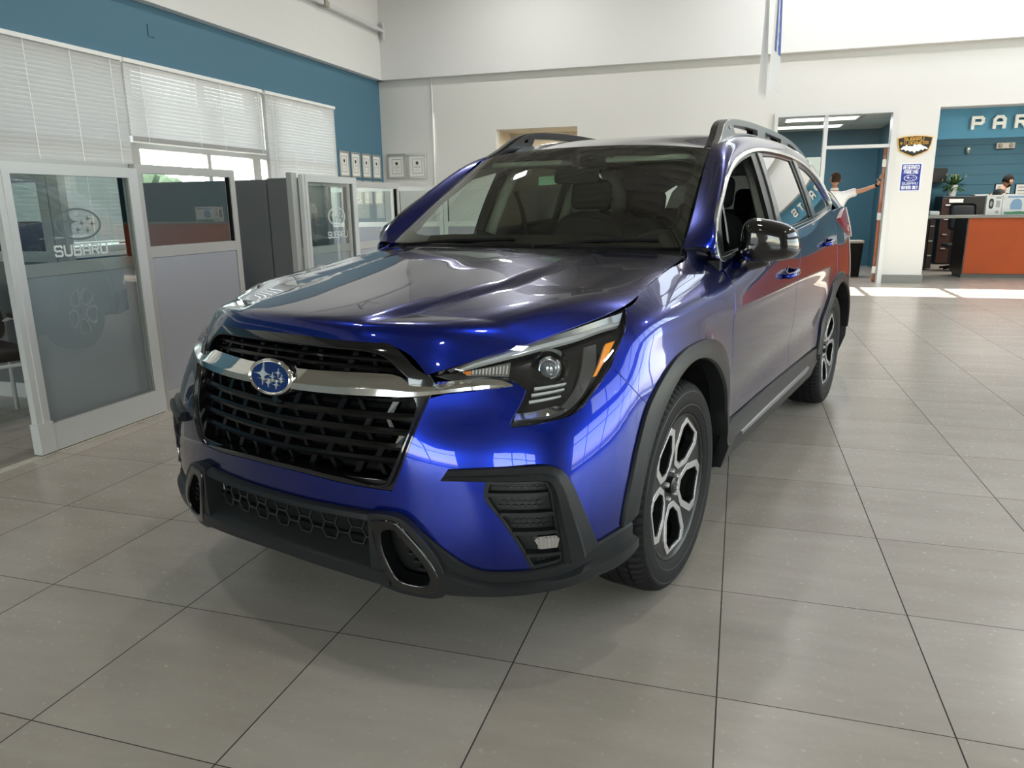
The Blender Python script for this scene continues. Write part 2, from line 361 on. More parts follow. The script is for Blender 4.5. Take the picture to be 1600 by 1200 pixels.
def panel(name, surf, pts, m, parent, off=0.0, gap=.0018, h=.03, flange=.014, mirror=False, raw=False, dome=None, holes=(), bev=.002, step=.018, normals=True):
    """cut the outline pts out of the surface, with a rounded edge turned inward. mirror: also build the other side"""
    P2 = pts if raw else [(*surf.to2([p[:2]])[0], *p[2:]) for p in pts]
    poly = smooth_line(P2, step)
    if gap: poly, _ = inset(poly, gap)
    loops = [poly]+[smooth_line([(*surf.to2([p[:2]])[0], *p[2:]) for p in hp], step) for hp in holes]
    lo, hi = poly.min(0), poly.max(0)
    gx, gy = np.meshgrid(np.arange(lo[0]+h/2, hi[0], h), np.arange(lo[1]+h/2, hi[1], h)); G_ = np.stack([gx.ravel(), gy.ravel()], 1)
    G_ = G_[in_poly(G_, poly)] if len(G_) else G_
    for hp in loops[1:]: G_ = G_[~in_poly(G_, hp)]
    if len(G_):
        allb = np.concatenate(loops); keep = np.array([np.min(np.hypot(*(allb-g).T)) > .45*h for g in G_]); G_ = G_[keep]
    V2 = np.concatenate(loops+[G_]) if len(G_) else np.concatenate(loops)
    E = []; o = 0
    for L in loops: E += [(o+i, o+(i+1) % len(L)) for i in range(len(L))]; o += len(L)
    r = delaunay_2d_cdt([Vector(v) for v in V2], E, [], 0, 1e-7)
    Q = np.array([tuple(v) for v in r[0]]); F = [tuple(f) for f in r[2]]
    C = np.array([Q[list(f)].mean(0) for f in F]); ok = in_poly(C, poly)
    for hp in loops[1:]: ok &= ~in_poly(C, hp)
    F = [f for f, k in zip(F, ok) if k]
    offs = np.zeros(len(Q))+off
    if dome:
        dist = np.array([np.min(np.hypot(*(poly-q).T)) for q in Q]); t = np.clip(dist/dome[1], 0, 1); offs = offs+dome[0]*(1-(1-t)**2)
    P, N = surf.ev(Q, 0.0); P = P+N*offs[:, None]
    mb = MB()
    if dome:   # normals follow the swelling
        N = None
    mb.add(P, F, N if normals else None)
    if N is None and normals:
        me = bpy.data.meshes.new('t'); me.from_pydata([tuple(p) for p in P], [], F); me.update()
        N = np.array([tuple(v.normal) for v in me.vertices]); bpy.data.meshes.remove(me); mb.n = [tuple(q) for q in N]
    if flange:
        for li, L in enumerate(loops):
            Lp, Mn = inset(L, 0 if li == 0 else 0); Mn = Mn*(1 if li == 0 else -1)   # Mn points into the panel
            P0, N0 = surf.ev(L, 0.0); e = 1e-3; P1, _ = surf.ev(L-Mn*e, 0.0); O = (P1-P0); O /= np.maximum(np.linalg.norm(O, axis=1), 1e-9)[:, None]
            B = P0+N0*off; rows = [B, B+O*bev*.7-N0*bev*.3, B+O*bev-N0*bev, B+O*bev-N0*flange]
            nrm = [N0, (N0+O)/1.41, O, O] if normals else None
            n = len(L); VV = np.concatenate(rows); NN = np.concatenate(nrm) if normals else None
            ar = np.sum(L[:, 0]*np.roll(L[:, 1], -1)-np.roll(L[:, 0], -1)*L[:, 1]); fl = (ar > 0) == (li == 0)
            FF = []
            for q in range(3):
                for i in range(n):
                    a, b = q*n+i, q*n+(i+1) % n; f = (a, a+n, b+n, b)
                    FF.append(f if fl else f[::-1])
            mb.add(VV, FF, NN)
    # make the faces look the same way as the normals
    V = np.array(mb.v); 
    if normals:
        NA = np.array(mb.n)
        for i, f in enumerate(mb.f):
            a, b, c = V[f[0]], V[f[1]], V[f[2]]; g = np.cross(b-a, c-a)
            if np.dot(g, NA[f[0]]+NA[f[1]]+NA[f[2]]) < 0: mb.f[i] = f[::-1]
    o = mb.build(name, m, parent)
    if mirror: o2 = mirrored(mb, name, m, parent); return o, o2
    return o
def mirrored(mb, name, m, parent, smooth=False, sharp=None):
    b = MB(); b.v = [(-x, y, z) for x, y, z in mb.v]; b.f = [f[::-1] for f in mb.f]; b.n = [None if q is None else (-q[0], q[1], q[2]) for q in mb.n]
    return b.build(name, m, parent, smooth=smooth, sharp=sharp)
def resample(P, n):
    P = np.asarray(P, float); d = np.concatenate([[0], np.cumsum(np.linalg.norm(np.diff(P, axis=0), axis=1))]); t = np.linspace(0, d[-1], n)
    return np.stack([np.interp(t, d, P[:, i]) for i in range(P.shape[1])], 1)
def strip(name, surf, A, B, prof, m, parent, n=60, mirror=False, smooth=True, sharp=28, caps=True, tweak=None):
    """a moulding between two outlines on the surface; prof = [(t from A to B, height above the surface)]"""
    A2 = resample(smooth_line([(*surf.to2([p[:2]])[0], *p[2:]) for p in A], .02, False), n)
    B2 = resample(smooth_line([(*surf.to2([p[:2]])[0], *p[2:]) for p in B], .02, False), n)
    mb = MB(); rows = []
    for t, o in prof:
        ov = np.full(n, o) if not callable(o) else np.array([o(i/(n-1)) for i in range(n)])
        Q = A2*(1-t)+B2*t; P, N = surf.ev(Q, 0.0); rows.append(P+N*ov[:, None])
    V = np.concatenate(rows); k = len(prof)
    F = [(r*n+i, r*n+i+1, (r+1)*n+i+1, (r+1)*n+i) for r in range(k-1) for i in range(n-1)]
    if caps: F += [tuple(r*n for r in range(k)), tuple(r*n+n-1 for r in range(k))[::-1]]
    # orient outward
    Pm, Nm = surf.ev(((A2+B2)/2)[n//2:n//2+1], 0.0)
    kk = max(range(k-1), key=lambda r: abs(prof[r+1][0]-prof[r][0])); f = (kk*n+n//2, kk*n+n//2+1, (kk+1)*n+n//2+1)
    g = np.cross(V[f[1]]-V[f[0]], V[f[2]]-V[f[0]])
    if np.dot(g, Nm[0]) < 0: F = [q[::-1] for q in F]
    mb.add(V, F)
    o = mb.build(name, m, parent, smooth=smooth, sharp=sharp)
    if mirror: mirrored(mb, name, m, parent, smooth=smooth, sharp=sharp)
    return o
def loft(rows, name, m, parent, mirror=False, sharp=None, flip=False):
    n = len(rows[0]); V = np.concatenate([np.asarray(r, float) for r in rows]); k = len(rows)
    F = [(r*n+i, r*n+i+1, (r+1)*n+i+1, (r+1)*n+i) for r in range(k-1) for i in range(n-1)]
    if flip: F = [q[::-1] for q in F]
    mb = MB().add(V, F); o = mb.build(name, m, parent, smooth=True, sharp=sharp)
    if mirror: mirrored(mb, name, m, parent, smooth=True, sharp=sharp)
    return o
# ---------------------------------------------------------------- the blue car
def paint_mat():
    m = mat('blue_paint', (.006, .022, .26), rough=.27, metal=.95, coat=1, coat_rough=.012)
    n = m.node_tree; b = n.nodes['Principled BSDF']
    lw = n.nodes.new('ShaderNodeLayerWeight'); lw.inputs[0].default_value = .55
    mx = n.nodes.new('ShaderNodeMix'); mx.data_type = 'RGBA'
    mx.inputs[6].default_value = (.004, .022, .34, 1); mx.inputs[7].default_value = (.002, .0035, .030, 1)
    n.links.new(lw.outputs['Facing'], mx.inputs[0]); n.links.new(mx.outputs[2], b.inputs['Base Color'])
    return m
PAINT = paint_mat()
CLAD = mat('grey_cladding', (.016, .017, .019), rough=.40, spec=.30, bump=(900, .12, .0005))
GLOSSB = mat('gloss_black', (.004, .004, .005), rough=.08, coat=.8)
MATTEB = mat('matte_black', (.008, .008, .009), rough=.6, spec=.22)
CHROME = mat('chrome', (.86, .85, .82), rough=.05, metal=1)
SATIN = mat('satin_silver', (.42, .43, .44), rough=.3, metal=.9)
DARKP = mat('lamp_black', (.011, .012, .013), rough=.25)
RUBBER = mat('tyre_rubber', (.008, .008, .009), rough=.6, spec=.22)
CABIN = mat('cabin_black', (.012, .012, .014), rough=.75)
TRIMG = mat('cabin_grey', (.58, .58, .53), rough=.8)
CLEAR = glass_mat('lamp_clear', (1, 1, 1), refl=.55, clear=.95)
WGLASS = glass_mat('windscreen_glass', (.78, .90, .80), refl=1.4, clear=.90)
PRIV = glass_mat('privacy_glass', (.5, .55, .55), refl=1.9, clear=.16)
car = empty('car', (-1.0505, 2.7329, 0), -.2689)
tag(car, 'large metallic blue SUV standing on the grey tiled showroom floor', 'car')
c = 'c'
def mir_poly(half):
    """closed outline symmetric about the centre line from its x >= 0 half"""
    return half+[(-p[0], *p[1:]) for p in half[::-1] if p[0] > 1e-6]
HLIN = [(3.005,.8777),(3.571,.883),(3.80,.8862),(3.95,.8741),(4.115,.8633,c),(4.209,.8514),(4.177,.8358),(4.057,.8014),(3.94,.7669),(3.972,.7588,c),(4.299,.7636),(4.639,.7702),(4.953,.7775),(5.163,.790),(5.40,.8242),(5.66,.868)]
HLOUT = [(5.724,.8813),(5.94,.9539),(6.042,1.0014),(6.12,1.029,c)]
HLTOP = [(5.627,1.018),(4.96,.9961),(4.278,.970),(3.752,.9474),(3.181,.9197),(2.70,.890,c)]
# front bumper: centre bottom -> right -> up round the lamp -> along the chrome -> down the grille
bump_half = [(0,.506),(.9,.505),(1.798,.499),(2.133,.501,c),(2.349,.4835),(2.508,.462),(2.939,.406),(3.242,.373),(3.478,.3588),(3.905,.358),(4.403,.364,c),
    (4.168,.419),(3.792,.5063),(3.508,.5753),(3.56,.6180,c),(2.851,.618,c),(2.961,.6473,c),(3.762,.6562),(4.674,.6566),(4.913,.6394),(5.106,.5971),(5.387,.5014),(5.699,.408,c),(6.18,.424),(6.391,.43,c),
    (6.43,.49),(6.569,.569),(6.75,.668),(6.99,.7601,c),(6.407,.8283),(5.80,.888,c)] + [(k, z-.002, *r) for k, z, *r in HLIN[::-1][:-3]] + [(3.90,.860,c),(3.5,.8515,c),(2.901,.8415,c),(2.62,.830,c),(2.487,.7774),(2.334,.7038),(2.183,.6301),(2.049,.570,c),(1.357,.574),(.6,.584),(0,.5855)]
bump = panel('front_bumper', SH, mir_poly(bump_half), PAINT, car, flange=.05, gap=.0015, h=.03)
# fender
fend = [(6.135,1.0305,c),(7.0,1.0535),(8.0,1.079),(8.58,1.113),(8.94,1.141),(9.03,1.165,c),(9.19,1.165,c),(9.16,1.107),(9.135,1.088),(9.145,1.04),(9.092,.8958),(9.137,.7396),(9.08,.60),(9.017,.4748,c),
    (9.12,.52,c),(9.201,.60),(9.004,.7424),(8.801,.8202),(8.498,.8725),(8.144,.8795),(7.526,.8472),(6.99,.7601,c),(6.407,.8283),(5.80,.888,c),(5.94,.9539),(6.042,1.0014)]
fend = [p for p in fend if p[:2] not in ((9.12,.52),(9.201,.60))]
fend = fend[:13]+[(8.985,.4748,c),(9.06,.60),(8.96,.7424)]+[(8.80,.8202),(8.498,.868),(8.144,.8795),(7.526,.8472),(6.99,.7601,c),(6.407,.8283),(5.80,.888,c),(5.94,.9539),(6.042,1.0014)]
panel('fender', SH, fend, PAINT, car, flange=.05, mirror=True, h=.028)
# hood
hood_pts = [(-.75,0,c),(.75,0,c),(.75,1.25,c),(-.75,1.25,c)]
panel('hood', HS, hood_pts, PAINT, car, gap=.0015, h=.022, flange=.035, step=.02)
# doors
SILLZ = .478
door1 = [(9.185,1.112,c),(9.54,1.1288),(10.4,1.163),(11.247,1.196,c),(11.11,1.06),(10.99,.93),(11.02,.85),(11.056,.7676),(11.085,.60),(11.09,SILLZ,c),(10.0,SILLZ),(9.03,SILLZ,c),(9.085,.60),(9.14,.7396),(9.10,.8958),(9.15,1.04)]
panel('front_door', SH, door1, PAINT, car, mirror=True, h=.03, gap=.003)
door2 = [(11.247,1.196,c),(12.263,1.2431),(13.1,1.29,c),(12.95,1.1),(12.85,.9),(12.80,.862,c),(12.521,.8014),(12.252,.609),(12.08,SILLZ,c),(11.09,SILLZ,c),(11.085,.60),(11.056,.7676),(11.02,.85),(10.99,.93),(11.11,1.06)]
panel('rear_door', SH, door2, PAINT, car, mirror=True, h=.03, gap=.003)
quart = [(13.1,1.28,c),(14.0,1.30),(15.0,1.30),(16,1.30),(17.9,1.28,c),(17.9,.55,c),(16.2,.5),(15,.5),(14.25,.5,c),(14.15,.62),(13.97,.72),(13.70,.81),(13.35,.868),(13.0,.882),(12.80,.862,c),(12.85,.9),(12.95,1.1)]
panel('quarter_panel', SH, quart, PAINT, car, mirror=True, h=.05, gap=.003)
strip('rear_bumper', SH, [(14.25,.5),(15,.5),(16.2,.5),(17.95,.5)], [(14.25,.25),(15,.25),(16.2,.25),(17.95,.25)], [(0,-.02),(.02,.012),(.5,.02),(1,.0),(1,-.08)], CLAD, car, mirror=True)
# sill cladding with its silver strip
strip('sill_cladding', SH, [(9.02,.476),(10,.476),(11.1,.476),(12.08,.472)], [(9.0,.30),(10,.30),(11.1,.30),(12.0,.30)], [(0,-.006),(.02,.010),(.35,.020),(.42,.028),(.95,.012),(1,-.03)], CLAD, car, mirror=True)
strip('sill_trim', SH, [(9.42,.405),(10.5,.408),(11.7,.412)], [(9.5,.372),(10.5,.372),(11.62,.375)], [(0,.018),(.1,.034),(.9,.026),(1,.01)], SATIN, car, mirror=True, n=40)
# wheel arch mouldings
def circ(wy, r, a0, a1, n=40):
    """points (k, z) on the shell at radius r round a wheel, angles from the front horizontal over the top"""
    out = []
    for i in range(n):
        a = math.radians(a0+(a1-a0)*i/(n-1)); y = wy-r*math.cos(a); z = .376+r*math.sin(a)
        ks = np.linspace(5.5, 15, 500) if wy < 1 else np.linspace(11, 15.5, 500); yy = S0(ks, np.full(len(ks), z))[:, 1]
        out.append((float(np.interp(y, yy, ks)), z))
    return out
arch_out = [(6.391,.43),(6.43,.49),(6.569,.569),(6.75,.668),(6.99,.7601),(7.526,.8472),(8.144,.8795),(8.498,.870),(8.80,.8202),(8.97,.7424),(9.07,.60),(9.00,.45)]
arch_in = circ(0, .452, 10, 172)
APROF = [(0,-.02),(0,.004),(.03,.010),(.5,.018),(.93,.020),(1,.012),(1,-.05)]
strip('arch_moulding', SH, arch_out, arch_in, APROF, CLAD, car, n=80, mirror=True, sharp=30)
strip('arch_moulding', SH, circ(2.89, .512, 6, 168), circ(2.89, .448, 6, 168), APROF, CLAD, car, n=80, mirror=True, sharp=30)
# lower front cladding
strip('chin_cladding', SH, [(2.50,.463),(2.939,.406),(3.242,.373),(3.478,.3588),(3.905,.358),(4.403,.364),(4.997,.3797),(5.35,.402),(5.699,.410),(6.30,.4258),(6.70,.43)],
      [(2.78,.272),(3.0,.272),(3.478,.277),(4.0,.287),(4.616,.2983),(5.12,.302),(5.744,.3063),(6.4,.312),(6.85,.33)],
      [(0,-.03),(.0,.006),(.05,.012),(.42,.012),(.50,.032),(.80,.034),(.93,.024),(1,-.03)], CLAD, car, n=70, mirror=True, sharp=24)
strip('chin_cladding', SH, [(-1.9,.506),(-.9,.506),(0,.507),(.9,.506),(1.9,.506)], [(-1.9,.466),(-.9,.470),(0,.472),(.9,.470),(1.9,.466)], [(0,-.03),(0,.004),(.14,.022),(.50,.026),(.72,.018),(1,-.012),(1,-.05)], CLAD, car, n=50, sharp=24)
strip('chin_lip', SH, [(-2.0,.394),(-1,.397),(0,.399),(1,.397),(2.0,.394)], [(-2.0,.283),(-1,.305),(0,.315),(1,.305),(2.0,.283)], [(0,-.07),(0,-.045),(.26,-.008),(.50,.033),(.85,.036),(1,.022),(1,-.08)], CLAD, car, n=60, sharp=24)
# mesh of the lower intake: honeycomb bars
def honey(name, kmax, z0, z1, w, rows, r, off, m):
    """flattened hexagon net"""
    mb = MB(); smax = float(k2s(kmax)); dz = (z1-z0)/rows
    def bar(a, b):
        P, N = SH.ev([a, b], off); P2 = P-N*.006; t = P[1]-P[0]; q = np.cross(t, N[0]); q = q/np.linalg.norm(q)*r
        mb.add([P[0]-q, P[1]-q, P[1]+q, P[0]+q, P2[0]-q, P2[1]-q, P2[1]+q, P2[0]+q], [(0,1,2,3),(3,2,6,7),(1,0,4,5)])
    n = int(smax/w)+1
    for j in range(rows+1):
        for i in range(-n, n+1):
            cx = (i+(.5 if j % 2 else 0))*w; zc = z0+j*dz
            if abs(cx) > smax: continue
            a, b = (cx-w*.19, zc), (cx+w*.19, zc); bar(a, b)
            if j < rows:
                bar(b, (cx+w*.31, zc+dz)); bar(a, (cx-w*.31, zc+dz))
    return mb.build(name, m, car)
honey('intake_mesh', 1.78, .388, .488, .098, 4, .0019, -.014, mat('mesh_black', (.02, .02, .022), rough=.3, coat=.5))
strip('intake_backing', SH, [(-1.95,.475),(0,.478),(1.95,.475)], [(-1.95,.39),(0,.395),(1.95,.39)], [(0,-.06),(1,-.06)], MATTEB, car, n=30)
# side winglets with their gloss frames
pod_o = [(1.83,.486,c),(2.178,.486),(2.24,.476),(2.79,.335),(2.74,.305),(2.206,.300),(2.05,.318)]
pod_i = [(1.945,.466),(2.150,.4735),(2.205,.462),(2.715,.337),(2.67,.318),(2.215,.314),(2.095,.329)]
panel('winglet_surround', SH, [(1.75,.507,c),(2.15,.507),(2.30,.494),(2.92,.345),(2.86,.285),(2.2,.275),(1.75,.300,c)], CLAD, car, off=.030, mirror=True, gap=0, h=.02, flange=.06, holes=[[(a, b) for a, b, *_ in pod_o]])
panel('winglet_frame', SH, pod_o, GLOSSB, car, off=.036, mirror=True, gap=-.002, h=.02, flange=.05, holes=[pod_i], bev=.006)
panel('winglet_recess', SH, pod_o, MATTEB, car, off=-.030, mirror=True, gap=0, h=.03, flange=0)
def slats(name, rows, off0, off1, th, m, parent, mirror=True):
    """short level blades: rows of (k0, k1, z)"""
    mb = MB()
    for k0, k1, z in rows:
        n = 14; s = np.linspace(float(k2s(k0)), float(k2s(k1)), n)
        for zz0, zz1 in ((z-th/2, z+th/2),):
            A, NA = SH.ev(np.stack([s, np.full(n, zz1)], 1)); B, NB = SH.ev(np.stack([s, np.full(n, zz0)], 1))
            r = [A+NA*off0, A+NA*off1, B+NB*off1-np.array([0, 0, th*.3]), B+NB*off0]
            V = np.concatenate(r); F = [(q*n+i, q*n+i+1, (q+1)*n+i+1, (q+1)*n+i) for q in range(3) for i in range(n-1)]+[(0, n, 2*n, 3*n), (n-1, 4*n-1, 3*n-1, 2*n-1)]
            mb.add(V, [f[::-1] for f in F])
    o = mb.build(name, m, parent)
    if mirror: mirrored(mb, name, m, parent)
slats('winglet_slats', [(2.14,2.30,.440),(2.22,2.40,.418),(2.30,2.49,.396),(2.38,2.58,.374),(2.46,2.66,.352)], -.03, .012, .004, CLAD, car)
# fog lamp bay: recessed back with ribs, blades, lamp
vent = [(3.545,.6165,c),(3.508,.5753),(3.792,.5063),(4.168,.419),(4.385,.366,c),(4.997,.3797,c),(4.802,.5005),(4.70,.590),(4.60,.6165,c)]
panel('vent_panel', SH, vent, CLAD, car, off=-.020, mirror=True, gap=.001, h=.05, flange=0)
panel('vent_edge', SH, vent, CLAD, car, off=.002, mirror=True, gap=.0, h=.05, flange=.03, bev=.002, holes=[[(3.60,.611,c),(3.552,.576),(3.83,.508),(4.205,.421),(4.415,.374,c),(4.955,.386,c),(4.765,.5005),(4.67,.585),(4.58,.611,c)]])
slats('vent_blade', [(3.545,4.63,.583)], -.02, .006, .008, CLAD, car); slats('vent_blade', [(3.76,4.73,.529)], -.02, .008, .008, CLAD, car)
slats('vent_blade', [(3.98,4.79,.4765)], -.02, .008, .008, CLAD, car); slats('vent_blade', [(4.24,4.93,.411)], -.02, .008, .008, CLAD, car)
def ribs(k0, k1, z0, z1, nx, nz):
    mb = MB()
    s0, s1 = float(k2s(k0)), float(k2s(k1))
    for j in range(nz):
        for i in range(nx):
            w = (s1-s0)/nx; hgt = (z1-z0)/nz; x = s0+w*(i+.5*(j % 2)); z = z0+hgt*(j+.5)
            q = [(x, z), (x+w*.18, z+hgt*.42), (x+w*.78, z+hgt*.42), (x+w*.96, z), (x+w*.78, z-hgt*.42), (x+w*.18, z-hgt*.42)]
            if x+w > s1+w*.3: continue
            P, N = SH.ev(q, -.020); V = np.concatenate([P, P+N*.004]); mb.add(V, [tuple(range(6, 12))[::-1]]+[(a, (a+1) % 6, 6+(a+1) % 6, 6+a) for a in range(6)])
    mb.build('vent_ribs', CLAD, car); mirrored(mb, 'vent_ribs', CLAD, car)
ribs(3.62, 4.58, .590, .612, 7, 2); ribs(3.70, 4.62, .537, .575, 7, 3); ribs(3.92, 4.70, .484, .522, 6, 3); ribs(4.36, 4.92, .378, .403, 5, 2)
ltop = [(2.851,.618),(3.2,.6185),(3.56,.619),(4.2,.618),(4.519,.6176),(4.62,.612),(4.70,.590),(4.75,.545),(4.802,.5005),(4.90,.44),(4.997,.3797)]
ltop2 = [(2.961,.6473),(3.3,.652),(3.762,.6562),(4.3,.658),(4.674,.6566),(4.913,.6394),(5.106,.5971),(5.25,.55),(5.387,.5014),(5.55,.452),(5.72,.405)]
strip('vent_moulding', SH, ltop2, ltop, [(0,-.02),(0,.004),(.06,.014),(.45,.020),(.55,.030),(.88,.026),(1,.012),(1,-.03)], CLAD, car, n=70, mirror=True, sharp=24)
# fog lamps
def fog(sgn):
    P, N = SH.ev([(float(k2s(4.62))*1.0, .444)], -.004); P, N = P[0], N[0]
    M = frameM(P, np.cross((0, 0, 1), N), (0, 0, 1)); mb = MB()
    mb.prism([(x*1.15, y*.78) for x, y in [(-.030,.012),(-.022,.024),(.022,.024),(.031,.010),(.026,-.022),(-.016,-.024)]], -.012, .006, M)
    for i in range(5): mb.box(-.026+i*.011, -.021+i*.011, -.014, .014, .006, .0095, M)
    (mb.build if sgn > 0 else lambda a, b, q: mirrored(mb, a, b, q))('fog_lamp', mat('lamp_chrome', (.8, .82, .85), rough=.12, metal=1), car)
fog(1); fog(-1)
# grille: black surround, bars, chrome wing, emblem
open_half = [(0,.9835),(1.0,.982),(1.75,.974),(1.95,.963),(2.15,.938),(2.39,.905),(2.66,.886,c),(2.70,.868,c),(2.62,.829,c),(2.487,.7774),(2.334,.7038),(2.183,.6301),(2.049,.5735,c),(1.357,.577),(.6,.587),(0,.588)]
inner_half = [(0,.958),(1.0,.9565),(1.70,.948),(1.88,.936),(2.06,.912),(2.26,.885,c),(2.30,.845,c),(2.41,.815),(2.36,.765),(2.21,.695),(2.07,.63),(1.985,.595,c),(1.3,.596),(.6,.604),(0,.605)]
panel('grille_surround', SH, mir_poly(open_half), GLOSSB, car, off=-.001, gap=0, h=.03, flange=.05, holes=[mir_poly(inner_half)], bev=.004)
panel('grille_backing', SH, mir_poly(open_half), MATTEB, car, off=-.095, gap=0, h=.05, flange=0)
GRM = MB()
def gbar(rows, off, depth, th, m=GLOSSB, name='grille_bar', n=50):
    for pts in rows:
        P = resample(smooth_line([(*SH.to2([p])[0],) for p in pts], .02, False), n); mb = MB()
        U, NU = SH.ev(P+[0, th/2]); D, ND = SH.ev(P-[0, th/2]); R_ = [U+NU*(off-depth)+[0, 0, depth*.25], U+NU*(off-.004), P*0 if False else (U+D)/2+NU*off, D+ND*(off-.004), D+ND*(off-depth)+[0, 0, depth*.25]]
        V = np.concatenate(R_); k = len(R_)
        F = [(q*n+i, q*n+i+1, (q+1)*n+i+1, (q+1)*n+i) for q in range(k-1) for i in range(n-1)]
        GRM.add(V, [f[::-1] for f in F])
gb = [(.775,2.34),(.733,2.27),(.690,2.17),(.647,2.08)]
gbar([[(-k,z+.004),(-k*.5,z+.002),(0,z),(k*.5,z+.002),(k,z+.004)] for z, k in gb], -.020, .035, .019)
gbar([[(-1.98,.905),(-1,.912),(0,.914),(1,.912),(1.98,.905)], [(-1.94,.932),(-1,.938),(0,.940),(1,.938),(1.94,.932)]], -.022, .03, .012)
def cells(z0, z1, kmax, pitch, shift, off, lean=.022, w=.020):
    mb = MB(); smax = float(k2s(kmax)); x = -smax+shift
    while x < smax:
        q0, q1 = (x, z0), (x+lean, z1)
        P, N = SH.ev([q0, (q0[0]+w, z0), (q1[0]+w, z1), q1], off); V = np.concatenate([P, P-N*.03])
        if abs(x) < smax-.01: mb.add(V, [(0,1,2,3),(0,3,7,4),(1,5,6,2)])
        q0, q1 = (x+lean+pitch*.42, z0), (x+pitch*.42, z1)
        if abs(q0[0]) < smax-.02:
            P, N = SH.ev([q0, (q0[0]+w*.7, z0), (q1[0]+w*.7, z1), q1], off-.006); V = np.concatenate([P, P-N*.03]); mb.add(V, [(0,1,2,3),(0,3,7,4),(1,5,6,2)])
        x += pitch
    GRM.add(mb.v, mb.f)
cells(.605, .650, 1.95, .168, .02, -.026); cells(.650, .693, 2.05, .168, .104, -.026); cells(.693, .736, 2.15, .168, .02, -.026); cells(.736, .778, 2.25, .168, .104, -.026); cells(.778, .818, 2.3, .168, .02, -.026); cells(.895, .955, 1.9, .19, .06, -.03)
GRM.build('grille_lattice', mat('grille_black', (.004, .004, .0045), rough=.18, spec=.35), car)
# shutter flaps between the bars, seen through the openings
for z in (.627, .670, .714, .757, .80): 
    strip('grille_shutter', SH, [(-1.9,z+.010),(0,z+.008),(1.9,z+.010)], [(-1.9,z-.006),(0,z-.008),(1.9,z-.006)], [(0,-.062),(.5,-.050),(1,-.062)], MATTEB, car, n=24)
strip('grille_bezel', SH, [(2.60,.826),(2.46,.7774),(2.307,.7038),(2.158,.6301),(2.03,.585),(1.357,.588),(.6,.597),(0,.5985),(-.6,.597),(-1.357,.588),(-2.03,.585),(-2.158,.6301),(-2.307,.7038),(-2.46,.7774),(-2.60,.826)],
      [(2.53,.829),(2.39,.7774),(2.235,.7038),(2.09,.6301),(1.985,.598),(1.3,.602),(.6,.610),(0,.6115),(-.6,.610),(-1.3,.602),(-1.985,.598),(-2.09,.6301),(-2.235,.7038),(-2.39,.7774),(-2.53,.829)],
      [(0,-.001),(.35,.012),(.65,.012),(1,-.02)], GLOSSB, car, n=120)
CT = [(0,.889),(.608,.8895),(1.309,.8925),(1.80,.893),(1.98,.8915),(2.10,.886),(2.377,.8765),(2.718,.8733),(3.181,.8790),(3.581,.881),(3.829,.8755),(3.99,.8640)]
CBt = [(0,.8235),(.644,.8237),(1.188,.8235),(1.811,.8252),(2.327,.8285),(2.596,.8343),(2.901,.8411),(3.5,.8511),(3.99,.8600)]
mirr = lambda L: [(-k, z) for k, z in L[:0:-1]]+L
tap = lambda v, e=.25: (lambda t: v*min(1, (1-abs(2*t-1))/e)+.001)
strip('chrome_wing', SH, mirr(CT), mirr(CBt), [(0,tap(-.050)),(.0,tap(-.014)),(.50,tap(.006)),(.62,tap(.013)),(.90,tap(.010)),(1,tap(-.006)),(1,tap(-.05))], CHROME, car, n=160, sharp=22)
def emblem():
    P, N = SH.ev([(0.0, .855)], 0); M = frameM(P[0]+N[0]*.002, np.cross((0, 0, 1), N[0]), (0, .18, 1))
    mb = MB(); a, b = .083, .0465
    prof = [(1.14, -.04), (1.13, .006), (1.10, .014), (1.04, .018), (1.0, .016), (.97, .012)]
    n = 64; V = [M @ Vector((a*r*math.cos(2*math.pi*i/n), b*(r*1.0+(r-1)*.7)*math.sin(2*math.pi*i/n), h)) for r, h in prof for i in range(n)]
    mb.add(V, [(q*n+i, q*n+(i+1) % n, (q+1)*n+(i+1) % n, (q+1)*n+i) for q in range(len(prof)-1) for i in range(n)])
    e = mb.build('emblem', CHROME, car, smooth=True, sharp=40)
    MB().prism([(x*.975, y*.96) for x, y in ellipse(a, b, 64)], .0, .011, M).build('emblem_field', mat('emblem_blue', (.004, .018, .12), rough=.2, coat=1), e)
    mb = MB()
    for cx, cy, w, h in STARS: mb.prism(star4(cx*a*.86, cy*b, w*a, h*b), .011, .0145, M)
    mb.build('emblem_star', mat('star_silver', (.72, .74, .76), rough=.35, metal=.5), e)
    MB().tube([M @ Vector((0, -.066, -.04)), M @ Vector((0, -.066, -.012))], .012, 16).build('camera_lens', GLOSSB, car)
emblem()
